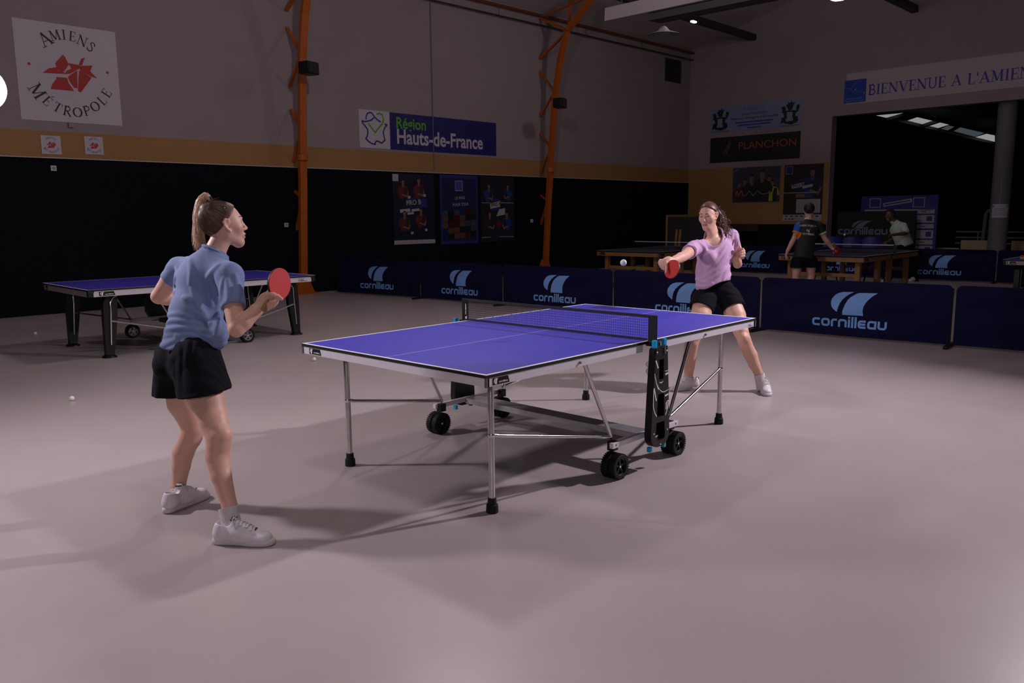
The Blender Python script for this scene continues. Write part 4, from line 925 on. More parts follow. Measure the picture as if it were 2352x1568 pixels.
b = MB(); b.box((0, 0, .80), (1.40, .04, 1.36)); b.build('panel', mat('dark table panel', (.012, .012, .018), .6), t)
b = MB(); b.stroke([(-.72, .08), (.72, .08), (.72, 1.5), (-.72, 1.5)], .05, -.03, True); b.prism([(-.72, 1.47), (.72, 1.47), (.72, 1.52), (-.72, 1.52)], -.03, .03); b.build('rim', WOOD, t)
for x in (-.44, -.34):
    b = MB(); b.bar((x-.03, -.06, .35), (x+.03, -.06, 1.15), .06, .04, (0, 1, 0)); b.build('leg', WOOD, t)
b = MB(); b.bbox((0, -.03, 0), (.95, .06, .22), .01); o = b.build('wall_cupboard', mat('brown board', S(70, 42, 30), .6)); o.location = EW(2.0, 1.07, .01); o.rotation_euler = (0, 0, HA-PI/2); tag(o, 'small brown board under the wide figure poster on the end wall', 'board')
# boxes on the right-hand table
for i, (dz, c, lab) in enumerate(((.0, S(196, 170, 70), 'yellow small box, lower of the two on the right-hand table'), (.026, S(200, 70, 40), 'orange small box, upper of the two on the right-hand table'))):
    b = MB(); b.bbox((0, 0, .012), (.20, .10, .024), .003); o = b.build('ball_box', mat('box colour %d' % i, c, .5)); o.location = (10.62+.02*i, -.66-.02*i, .76+dz); o.rotation_euler = (0, 0, .3+.2*i); tag(o, lab, 'box', 'small boxes on the right-hand table')
# ------------------------------------------------------------------ bodies: smooth blended volumes meshed as one surface
def V3(*a): return np.array(a, float)
def unit(v): v = np.asarray(v, float); return v/np.linalg.norm(v)
def frame_of(fwd, up):      # columns: right, forward, up
    f = unit(fwd); u = np.asarray(up, float); u = unit(u-f*np.dot(u, f)); r = np.cross(f, u)
    return np.stack([r, f, u], 1)
class Vol:
    def __init__(s, lo, hi, h):
        s.lo = np.array(lo, float); s.h = h; s.n = np.ceil((np.array(hi)-s.lo)/h).astype(int)+1
        s.d = np.full(s.n, 1e3, np.float32); s.mark = None
    def sub(s, lo, hi):
        a = np.maximum(0, np.floor((np.asarray(lo)-s.lo)/s.h).astype(int)); b = np.minimum(s.n, np.ceil((np.asarray(hi)-s.lo)/s.h).astype(int)+1)
        if np.any(b <= a): return None, None
        sl = tuple(slice(a[i], b[i]) for i in range(3))
        g = np.meshgrid(*[(s.lo[i]+s.h*np.arange(a[i], b[i])).astype(np.float32) for i in range(3)], indexing='ij')
        return sl, g
    def put(s, sl, d, k, op):
        a = s.d[sl]
        if op == 'add':
            if k > 0: hh = np.maximum(k-np.abs(a-d), 0)/k; s.d[sl] = np.minimum(a, d)-hh*hh*k*.25
            else: s.d[sl] = np.minimum(a, d)
        else:
            d = -d
            if k > 0: hh = np.maximum(k-np.abs(a-d), 0)/k; s.d[sl] = np.maximum(a, d)+hh*hh*k*.25
            else: s.d[sl] = np.maximum(a, d)
    def cone(s, a, b, ra, rb, k=.02, flat=None, op='add'):   # tapered limb; flat=(axis, factor) squashes the section
        a = np.asarray(a, float); b = np.asarray(b, float); m = max(ra, rb)*(1 if flat is None else max(1, flat[1]))+k+.03
        sl, g = s.sub(np.minimum(a, b)-m, np.maximum(a, b)+m)
        if sl is None: return s
        ab = b-a; L2 = max(1e-9, ab @ ab)
        p = [g[i]-a[i] for i in range(3)]
        t = np.clip((p[0]*ab[0]+p[1]*ab[1]+p[2]*ab[2])/L2, 0, 1)
        q = [p[i]-t*ab[i] for i in range(3)]
        if flat is not None:
            n = unit(flat[0]); w = q[0]*n[0]+q[1]*n[1]+q[2]*n[2]; f = 1/flat[1]-1
            q = [q[i]+f*w*n[i] for i in range(3)]
        d = np.sqrt(q[0]**2+q[1]**2+q[2]**2)-(ra+(rb-ra)*t)
        s.put(sl, d, k, op); return s
    def ell(s, c, r, M=None, k=.02, op='add'):               # ellipsoid with axes in the columns of M
        c = np.asarray(c, float); r = np.asarray(r, float); m = r.max()+k+.03
        sl, g = s.sub(c-m, c+m)
        if sl is None: return s
        p = [g[i]-c[i] for i in range(3)]
        if M is not None: p = [p[0]*M[0, j]+p[1]*M[1, j]+p[2]*M[2, j] for j in range(3)]
        k0 = np.sqrt(sum((p[i]/r[i])**2 for i in range(3))); k1 = np.sqrt(sum((p[i]/r[i]**2)**2 for i in range(3)))+1e-9
        s.put(sl, k0*(k0-1)/k1, k, op); return s
    def chain(s, pts, rs, k=.01, kj=None, flat=None, op='add'):
        for i in range(len(pts)-1): s.cone(pts[i], pts[i+1], rs[i], rs[i+1], k if i == 0 else (.008 if kj is None else kj), flat, op)
        return s
    def grid(s): return np.meshgrid(*[(s.lo[i]+s.h*np.arange(s.n[i])).astype(np.float32) for i in range(3)], indexing='ij')
    def plane(s, p, n, soft=0.):                              # keep the side the normal points away from
        g = s.grid(); n = unit(n); p = np.asarray(p, float)
        s.d = np.maximum(s.d, (g[0]-p[0])*n[0]+(g[1]-p[1])*n[1]+(g[2]-p[2])*n[2]); return s
    def mesh(s, smooth=0):
        d = s.d; ins = d < 0
        c = np.zeros(tuple(np.array(d.shape)-1), np.int8)
        for i in (0, 1):
            for j in (0, 1):
                for k in (0, 1): c += ins[i:d.shape[0]-1+i, j:d.shape[1]-1+j, k:d.shape[2]-1+k]
        act = (c > 0) & (c < 8); cells = np.argwhere(act); idx = np.full(act.shape, -1, np.int32); idx[act] = np.arange(len(cells))
        acc = np.zeros((len(cells), 3)); cnt = np.zeros(len(cells))
        D = lambda o: d[cells[:, 0]+o[0], cells[:, 1]+o[1], cells[:, 2]+o[2]].astype(float)
        cor = {o: D(o) for o in [(i, j, k) for i in (0, 1) for j in (0, 1) for k in (0, 1)]}
        for o in list(cor):
            for ax in range(3):
                if o[ax] == 0:
                    o2 = list(o); o2[ax] = 1; a = cor[o]; b = cor[tuple(o2)]; m = (a < 0) != (b < 0)
                    t = np.where(m, a/np.where(m, a-b, 1), 0); P = np.array(o, float)[None, :].repeat(len(cells), 0); P[:, ax] += t
                    acc[m] += P[m]; cnt[m] += 1
        v = (cells+acc/cnt[:, None])*s.h+s.lo
        fs = []
        for ax in range(3):
            o1, o2 = [(1, 2), (2, 0), (0, 1)][ax]
            sa = [slice(1, -1)]*3; sb = [slice(1, -1)]*3
            sa[ax] = slice(0, -1); sb[ax] = slice(1, None)
            A = ins[tuple(sa)]; B = ins[tuple(sb)]
            for fl, m in ((0, A & ~B), (1, ~A & B)):
                e = np.argwhere(m)
                if not len(e): continue
                off = np.array([1, 1, 1]); off[ax] = 0; e = e+off
                def cell(d1, d2):
                    q = e.copy(); q[:, o1] -= d1; q[:, o2] -= d2; return idx[q[:, 0], q[:, 1], q[:, 2]]
                Q = np.stack([cell(1, 1), cell(0, 1), cell(0, 0), cell(1, 0)], 1)
                if fl: Q = Q[:, ::-1]
                fs.append(Q)
        f = np.concatenate(fs); f = f[(f >= 0).all(1)]
        for _ in range(smooth):
            nb = np.zeros_like(v); ct = np.zeros(len(v))
            for i in range(4):
                a, b = f[:, i], f[:, (i+1) % 4]
                for x in range(3): nb[:, x] += np.bincount(a, v[b, x], len(v))+np.bincount(b, v[a, x], len(v))
                ct += np.bincount(a, minlength=len(v))+np.bincount(b, minlength=len(v))
            v = v*.5+.5*nb/np.maximum(ct, 1)[:, None]
        return v, f
def vobj(name, v, f, mats, parent, org, midx=None):
    me = bpy.data.meshes.new(name); v = v-np.asarray(org)
    me.vertices.add(len(v)); me.vertices.foreach_set('co', v.astype(np.float32).ravel())
    me.loops.add(f.size); me.loops.foreach_set('vertex_index', f.astype(np.int32).ravel())
    me.polygons.add(len(f)); me.polygons.foreach_set('loop_start', np.arange(0, f.size, 4, dtype=np.int32)); me.polygons.foreach_set('loop_total', np.full(len(f), 4, np.int32))
    mats = mats if isinstance(mats, (list, tuple)) else [mats]
    for m in mats: me.materials.append(m)
    if midx is not None: me.polygons.foreach_set('material_index', midx.astype(np.int32))
    me.polygons.foreach_set('use_smooth', np.ones(len(f), bool)); me.update(calc_edges=True); me.validate()
    o = bpy.data.objects.new(name, me); COL.objects.link(o)
    if parent is not None: o.parent = parent
    return o
def PX(u, v, d): return CAMP+CR*((u-1176)/FPX*d)+CU*((784-v)/FPX*d)+CF*d
def lerp(a, b, t): return np.asarray(a)*(1-t)+np.asarray(b)*t
# head in its own frame F (right, forward, up) at centre c; k scales it
def head(B, c, F, s=1., female=True):
    P = lambda r, f, u: np.asarray(c)+F @ (V3(r, f, u)*s)
    B.ell(P(0, -.022, .030), V3(.073, .094, .088)*s, F, .02)
    B.ell(P(0, .035, .005), V3(.063, .058, .085)*s, F, .03)
    B.cone(P(0, .030, -.030), P(0, .062, -.095), .056*s, .024*s, .03, (F[:, 0], 1.05))
    B.cone(P(-.045, .0, -.055), P(-.012, .066, -.100), .022*s, .018*s, .03); B.cone(P(.045, .0, -.055), P(.012, .066, -.100), .022*s, .018*s, .03)
    for x in (-1, 1): B.ell(P(x*.040, .060, -.022), V3(.024, .022, .024)*s, F, .025)
    B.cone(P(-.030, .083, .026), P(.030, .083, .026), .010*s, .010*s, .02)
    for x in (-1, 1): B.ell(P(x*.032, .098, .008), V3(.019, .013, .011)*s, F, .012, 'sub')
    for x in (-1, 1):
        B.ell(P(x*.032, .076, .007), V3(.0135, .0135, .0125)*s, F, .003)
        B.cone(P(x*.019, .084, .0155), P(x*.045, .0755, .0135), .0042*s, .0036*s, .006); B.cone(P(x*.021, .083, -.0015), P(x*.043, .077, -.0005), .0032*s, .003*s, .005)
    B.cone(P(0, .088, .016), P(0, .112, -.026), .0075*s, .0095*s, .012)
    B.ell(P(0, .112, -.029), V3(.0105, .0105, .0090)*s, F, .006)
    for x in (-1, 1): B.ell(P(x*.012, .100, -.033), V3(.0075, .010, .0075)*s, F, .006)
    B.ell(P(0, .086, -.062), V3(.028, .016, .018)*s, F, .015)
    B.chain([P(-.022, .090, -.0645), P(-.006, .1005, -.0595), P(.006, .1005, -.0595), P(.022, .090, -.0645)], [V*s for V in (.0035, .0052, .0052, .0035)], .004)
    B.chain([P(-.020, .089, -.0685), P(0, .0990, -.0725), P(.020, .089, -.0685)], [V*s for V in (.0035, .0062, .0035)], .004)
    B.chain([P(-.023, .093, -.0665), P(0, .1055, -.0655), P(.023, .093, -.0665)], [V*s for V in (.0012, .0016, .0012)], .002, op='sub')
    B.ell(P(0, .076, -.098), V3(.018, .017, .016)*s, F, .012)
    for x in (-1, 1):
        e = lambda f, u, o=0.: P(x*(.0735+o), f, u)
        B.chain([e(.010, .010), e(.006, .026, .006), e(-.010, .030, .011), e(-.020, .016, .013), e(-.016, -.006, .010), e(-.004, -.022, .004), e(.008, -.030, .001)], [V*s for V in (.0045, .0048, .0052, .0052, .005, .0055, .0065)], .004)
        B.ell(e(-.004, .004, .004), V3(.006, .013, .020)*s, F, .006)
        B.ell(e(.002, .0, .009), V3(.004, .008, .011)*s, F, .004, 'sub')
    return P
def face_mats(v, f, P, c, F, s=1.):      # 0 skin, 1 lips, 2 eye white, 3 iris, 4 brows and lashes
    q = ((v[f].mean(1)-np.asarray(c)) @ F)/s; m = np.zeros(len(f), int); r, fw, u = q[:, 0], q[:, 1], q[:, 2]; ar = np.abs(r)
    near = (np.abs(q) < .16).all(1)
    m[near & (fw > .085) & (ar < .0225) & (u < -.0575+.0*ar) & (u > -.078+.35*ar) & (u < -.0555-.22*ar)] = 1
    el = ((ar-.032)/.0120)**2+((u-.0055)/.0045)**2
    m[near & (fw > .06) & (el < 1)] = 2
    m[near & (fw > .06) & (el < 1) & (np.hypot(ar-.0315, u-.0070) < .0066)] = 3
    br = .0300+.006*np.sin(np.clip((ar-.014)/.036, 0, 1)*2.4)
    m[near & (fw > .055) & (ar > .014) & (ar < .050) & (np.abs(u-br) < .0030*(1.15-(ar-.014)/.05))] = 4
    m[near & (fw > .06) & (np.abs(el-1.18) < .2) & (u > .0085)] = 4
    return m
def hand(B, w, d, n, L=1., curls=(.3, .3, .35, .4), spread=.0, thumb=None, s=1., fingers=None):
    # wrist w, pointing d, back of hand n; x to the thumb side is given by side
    d = unit(d); n = unit(np.asarray(n)-d*np.dot(n, d)); x = np.cross(d, n)*L       # L=+1/-1 picks the thumb side
    q = lambda a, b, c2: np.asarray(w)+(x*a+d*b+n*c2)*s
    B.cone(q(0, 0, 0), q(.002, .035, 0), .024*s, .026*s, .02, (n, .72))
    for i in range(4):
        ox = .030-.020*i; B.cone(q(.006-.005*i, .025, .0), q(ox, .083-.004*abs(i-1), .002), .014*s, .0115*s, .014, (n, .95))
    lens = [(.040, .024, .019), (.044, .027, .020), (.041, .025, .019), (.032, .019, .017)]
    for i in range(4):
        ox = .030-.020*i; p = q(ox, .083-.004*abs(i-1), .002); a = 0.; pts = [p]; c = curls[i]; cs = c if hasattr(c, '__len__') else (c*.9, c*1.1, c*.8)
        for j in range(3):
            a += cs[j]; dr = d*math.cos(a)-n*math.sin(a)+x*spread*(1.5-i)*.3
            p = p+dr*lens[i][j]*s; pts.append(p)
        B.chain(pts, [r*s for r in (.0100, .0092, .0084, .0070)], .006, .004)
    th = thumb or [(.030, .030, -.012), (.048, .055, -.020), (.050, .083, -.022), (.044, .104, -.022)]
    B.chain([q(.010, .012, -.004)]+[q(*t) for t in th], [r*s for r in (.016, .0145, .0115, .0105, .0080)], .014, .008)
def foot_block(B, heel, toe, ankle, s=1.):
    B.cone(lerp(heel, toe, .2)+V3(0, 0, .05), lerp(heel, toe, .7)+V3(0, 0, .035), .036*s, .03*s, .03)
SKIN = mat('skin', S(212, 164, 144), .50, bump=.04, bscale=120, sss=.08)
LIPS = mat('lips', S(176, 112, 104), .45)
EYEW = mat('eye white', (.30, .26, .25), .35)
IRIS = mat('dark iris', (.022, .014, .010), .15)
BROW = mat('brown brow', (.040, .022, .014), .8)
# shoe built along heel->toe on the floor, sides by the vector side
def shoe(parent, org, heel, toe, w, kind, foot, h=.004):
    heel = np.asarray(heel, float); toe = np.asarray(toe, float); ax = toe-heel; Ls = np.linalg.norm(ax); d = ax/Ls; up = V3(0, 0, 1); up = unit(up-d*np.dot(up, d)); sd = np.cross(d, up)
    P = lambda t, x, z: heel+d*(t*Ls)+sd*x+up*z
    lo = np.minimum(heel, toe)-.07; hi = np.maximum(heel, toe)+.07; lo[2] = min(heel[2], toe[2])-.01; hi[2] = max(heel[2], toe[2])+.15
    prof = [(.12, .032), (.25, .034), (.45, .034), (.62, .041), (.76, .043), (.86, .037)]
    sole = Vol(lo, hi, h)
    for t, r in prof: 
        sole.ell(P(t, .003*foot*(t > .5), .014), (r*1.06 if True else r, .075 if .2 < t < .85 else .040, .030), np.stack([sd, d, up], 1), .01)
    sole.plane(P(0, 0, .0005), -up); sole.plane(P(0, 0, .030 if kind == 'chunky' else .024), up)
    v, f = sole.mesh(1)
    up_ = Vol(lo, hi, h); M = np.stack([sd, d, up], 1)
    up_.cone(P(.13, 0, .045), P(.15, 0, .082), .036, .033, .02); up_.cone(P(.16, 0, .05), P(.50, 0, .050), .036, .036, .03); up_.cone(P(.40, 0, .060), P(.62, 0, .042), .034, .034, .03)
    up_.cone(P(.45, .002*foot, .034), P(.84, .004*foot, .026), .039, .034, .03, (up, .85)); up_.ell(P(.80, .004*foot, .030), (.040, .045, .026), M, .02)
    up_.cone(P(.36, 0, .098), P(.56, 0, .066), .020, .020, .02); up_.cone(P(.35, 0, .112), P(.40, 0, .085), .017, .022, .01, (d, .5))
    up_.ell(P(.205, 0, .115), (.029, .042, .042), M, .004, 'sub')
    up_.plane(P(0, 0, .020), -up)
    uv, uf = up_.mesh(1)
    W = mat('white shoe leather', S(222, 214, 220), .45, bump=.05, bscale=200)
    o = vobj('shoe', uv, uf, W, parent, org)
    so = vobj('sole', v, f, mat('white rubber sole', S(212, 204, 208), .55), o, org)
    def top(t, x, o=.0):      # height of the upper at a spot
        for z in np.arange(.135, .02, -.0015):
            i = np.round((P(t, x, z)-up_.lo)/h).astype(int)
            if np.all(i >= 0) and np.all(i < up_.n) and up_.d[tuple(i)] < 0: return P(t, x, z+o)
        return P(t, x, .05+o)
    b = MB()
    for i in range(6):
        t = .395+i*.050; sk = .020 if i % 2 else -.020
        b.tube([Vector(top(t+sk*x/.022*.5, x, .0015)) for x in (-.024, -.012, 0, .012, .024)], .0042, 6)
    for sg in (-1, 1): b.tube([Vector(top(.385, 0, .004)), Vector(top(.36, sg*.018, .010)), Vector(top(.41, sg*.034, .006)), Vector(top(.45, sg*.030, .003))], .0032, 6)
    b.build('laces', mat('white laces', S(206, 200, 200), .8), o, True, off=org)
    b = MB(); b.cur = 0
    if kind == 'chunky':      # tongue label, lace tag and side swoosh-shaped panel
        b.bar(Vector(top(.352, -.015, .0)), Vector(top(.352, .015, .0)), .006, .022, tuple(d)); b.bar(Vector(top(.70, -.012, .001)), Vector(top(.70, .012, .001)), .004, .010, tuple(d))
    else:
        b.bar(Vector(P(.055, -.022, .088)), Vector(P(.055, .022, .088)), .008, .026, tuple(up))
    b.build('patch', mat('dark shoe patch', (.03, .034, .045), .6), o, off=org)
    if kind == 'chunky':
        for sg in (-1, 1):
            b = MB()
            pts = [(.16, .070), (.26, .052), (.38, .046), (.48, .052), (.56, .066)]
            b.tube([Vector(P(t, sg*(.0375 if t < .5 else .034), z)) for t, z in pts], [.002, .004, .006, .004, .002], 6)
            b.build('side_mark', W, o, True, off=org)
    return o
def sock(parent, org, ank, up, r, z0=.0, h=.075):
    b = MB(); a = Vector(ank); u = Vector(up).normalized()
    b.tube([a-u*.05, a-u*.02, a+u*h*.6, a+u*h, a+u*(h+.001), a+u*(h-.006)], [r*1.12, r*1.04, r, r*1.03, r*.9, r*.86], 24)
    return b.build('sock', mat('white ribbed sock', S(206, 196, 200), .85, bump=.4, bscale=160), parent, True, off=org)
def racket(center, normal, axis, label, front, org=None, edge=(.02, .02, .02)):
    # red rubber on the side of normal, handle along -axis
    n = Vector(normal).normalized(); a = Vector(axis); a = (a-n*a.dot(n)).normalized(); x = a.cross(n)
    t = thing('table_tennis_racket', label, 'racket', center)
    def out(k): return [(x*(.075+k)*math.cos(2*PI*i/40)+a*(.079+k)*math.sin(2*PI*i/40)*(1 if math.sin(2*PI*i/40) > -.8 else .97)) for i in range(40)]
    def slab(name, k, y0, y1, m, par=t):
        b = MB(); o = out(k); b.add([p+n*y0 for p in o]+[p+n*y1 for p in o], [tuple(range(39, -1, -1)), tuple(range(40, 80))]+[(i, (i+1) % 40, (i+1) % 40+40, i+40) for i in range(40)])
        return b.build(name, m, par, True)
    slab('red_rubber', 0, .0032, .0072, front); slab('black_rubber', 0, -.0072, -.0032, RUBBER)
    slab('blade', .0012, -.0031, .0031, mat('dark blade edge', edge, .5))
    b = MB(); b.bar(n*.0-a*.065, -a*.170, .024, .018, tuple(n)); b.build('handle', mat('racket handle wood', S(150, 110, 74), .5), t)
    return t
REDR = mat('red racket rubber', S(196, 40, 34), .55, bump=.05, bscale=400)
# ------------------------------------------------------------------ clothing helpers
def folds(g, seed, amp, f1=26., f2=44., warp=.035, ax=(0, 0, 1)):
    r = np.random.RandomState(seed); out = 0
    X = [a.astype(np.float32) for a in g]
    for i in range(3):
        a = unit(r.normal(size=3)*.7+np.array(ax)*r.choice([-1, 1])*1.2); b = r.uniform(0, 6.28, 4); c = r.normal(size=(2, 3))
        w = X[0]*a[0]+X[1]*a[1]+X[2]*a[2]
        w = w+warp*np.sin((X[0]*c[0, 0]+X[1]*c[0, 1]+X[2]*c[0, 2])*9+b[0])+warp*.5*np.sin((X[0]*c[1, 0]+X[1]*c[1, 1]+X[2]*c[1, 2])*17+b[1])
        m = .5+.5*np.sin((X[0]*c[1, 1]+X[1]*c[0, 2]+X[2]*c[0, 0])*8+b[2])
        f = f1+(f2-f1)*i/2
        out = out+m*(1-np.abs(np.sin(w*f+b[3]))*1.6)
    return out*amp/2
def surf(B, u, v, d0, d1, push=0.):      # first surface point of a volume along a line of sight, pushed outwards
    e = unit(CR*((u-1176)/FPX)+CU*((784-v)/FPX)+CF); e = e/np.dot(e, CF)
    for d in np.arange(d0, d1, B.h*.5):
        p = CAMP+e*d; i = np.round((p-B.lo)/B.h).astype(int)
        if np.all(i >= 0) and np.all(i < B.n) and B.d[tuple(i)] < 0: return p-unit(e)*push
    return None
def ridges(B, lines, d0, d1, r=.009, push=.0, k=.018, map=None, op='add'):
    todo = []
    for L in lines:
        rr = r
        if not hasattr(L[0], '__len__'): rr = L[0]; L = L[1:]
        D = [tuple(np.array(a)*(1-t)+np.array(c)*t) for a, c in zip(L, L[1:]) for t in (0, .25, .5, .75)]+[L[-1]]
        q = [surf(B, *(map(*p) if map else p), d0, d1, push) for p in D]; q = [p for p in q if p is not None]
        if len(q) > 1: todo.append((q, rr))
    R = Vol(B.lo, B.lo+B.h, B.h); R.n = B.n; R.d = np.full(B.n, 1e3, np.float32)
    for q, rr in todo:
        q = np.array(q)
        for _ in range(3):
            if len(q) > 2: q[1:-1] = .5*q[1:-1]+.25*(q[:-2]+q[2:])
        n = len(q); R.chain(list(q), [rr*(.3+.7*math.sin(PI*(i+.5)/n)**.6) for i in range(n)], 0, 0)
    sm = np.maximum(k-np.abs(B.d-R.d), 0)/k; B.d = np.minimum(B.d, R.d)-sm*sm*k*.25
def shell(B, t):
    B.d = np.maximum(B.d, -(B.d+t)); return B
def strands(paths, r0, n, spread, seed, jit=.6, sides=4):
    rr = np.random.RandomState(seed); b = MB(); P = [np.asarray(p, float) for p in paths]
    for _ in range(n):
        o = rr.normal(size=3); o /= np.linalg.norm(o)+1e-9; k = rr.uniform(.2, 1)**.6; ph = rr.uniform(0, 6.28, 3)
        pts = []
        for i, p in enumerate(P):
            s = spread[i]; pts.append(p+o*s*k+jit*s*.35*np.sin(ph+i*1.7))
        e = rr.uniform(.75, 1.05); m = len(pts); pts[-1] = pts[-2]+(pts[-1]-pts[-2])*e
        # smooth path
        Q = []
        for i in range(m-1):
            for t in (0, .5): 
                p0, p1, p2, p3 = pts[max(0, i-1)], pts[i], pts[i+1], pts[min(m-1, i+2)]
                Q.append(.5*((2*p1)+(-p0+p2)*t+(2*p0-5*p1+4*p2-p3)*t*t+(-p0+3*p1-3*p2+p3)*t**3))
        Q.append(pts[-1]); w = r0*rr.uniform(.6, 1.3)
        b.tube([Vector(q) for q in Q], [w*(1 if i < len(Q)*.6 else max(.15, 1-(i-len(Q)*.6)/(len(Q)*.42))) for i in range(len(Q))], sides, False)
    return b
def scalp_hair(c, F, s, front, nape, puff=.010, h=.0045, extra=None, groove=.0, seed=1):
    c = np.asarray(c, float); B = Vol(c-.18*s, c+.18*s, h); P = lambda r, f, u: c+F @ (V3(r, f, u)*s)
    B.ell(P(0, -.022, .030), V3(.073+puff, .094+puff, .088+puff)*s, F, .02)
    B.ell(P(0, .030, .020), V3(.064+puff*.6, .054+puff*.5, .080+puff*.6)*s, F, .03)
    if extra: extra(B, P)
    g = B.grid(); q = [(g[0]-c[0])*F[0, j]+(g[1]-c[1])*F[1, j]+(g[2]-c[2])*F[2, j] for j in range(3)]; q = [a/s for a in q]
    B.d = B.d+groove*np.sin(q[2]*170+18*q[1]+60*np.abs(q[0]))
    cut1 = (q[1]-(front[0]+front[1]*q[2]-front[2]*q[0]**2))*.8*s
    cut2 = (nape[1]*(q[1]-nape[0])-q[2])*.7*s
    B.d = np.maximum(B.d, np.maximum(cut1, cut2))
    return B.mesh(1)
def hair_over(P, c, F, s, front, nape, tie, n, m, par, org, seed, r=.0011):
    b = MB(); rr = np.random.RandomState(seed); k = 0
    while k < n:
        st = unit(rr.normal(size=3)); k += 1
        q = V3(0, -.022, .030)+st/np.sqrt(((st/V3(.082, .103, .097))**2).sum())
        if q[1] > front[0]+front[1]*q[2]-front[2]*q[0]**2 or q[2] < nape[1]*(q[1]-nape[0])-.002: continue
        pts = []; w = math.acos(max(-1, min(1, st @ tie)))
        for t in np.linspace(0, min(1, .55/max(w, .01)+.25), 8):
            e = (math.sin((1-t)*w)*st+math.sin(t*w)*tie)/max(1e-6, math.sin(w)) if w > .02 else tie
            pts.append(P(*(V3(0, -.022, .030)+e/np.sqrt(((e/V3(.082, .103, .097))**2).sum())*(1+.006+rr.uniform(-.004, .008)))))
        b.tube([Vector(p) for p in pts], [r*rr.uniform(.7, 1.4)*x for x in (.4, 1, 1, 1, 1, 1, 1, .4)], 4, False)
    b.build('strands', m, par, True, off=org)
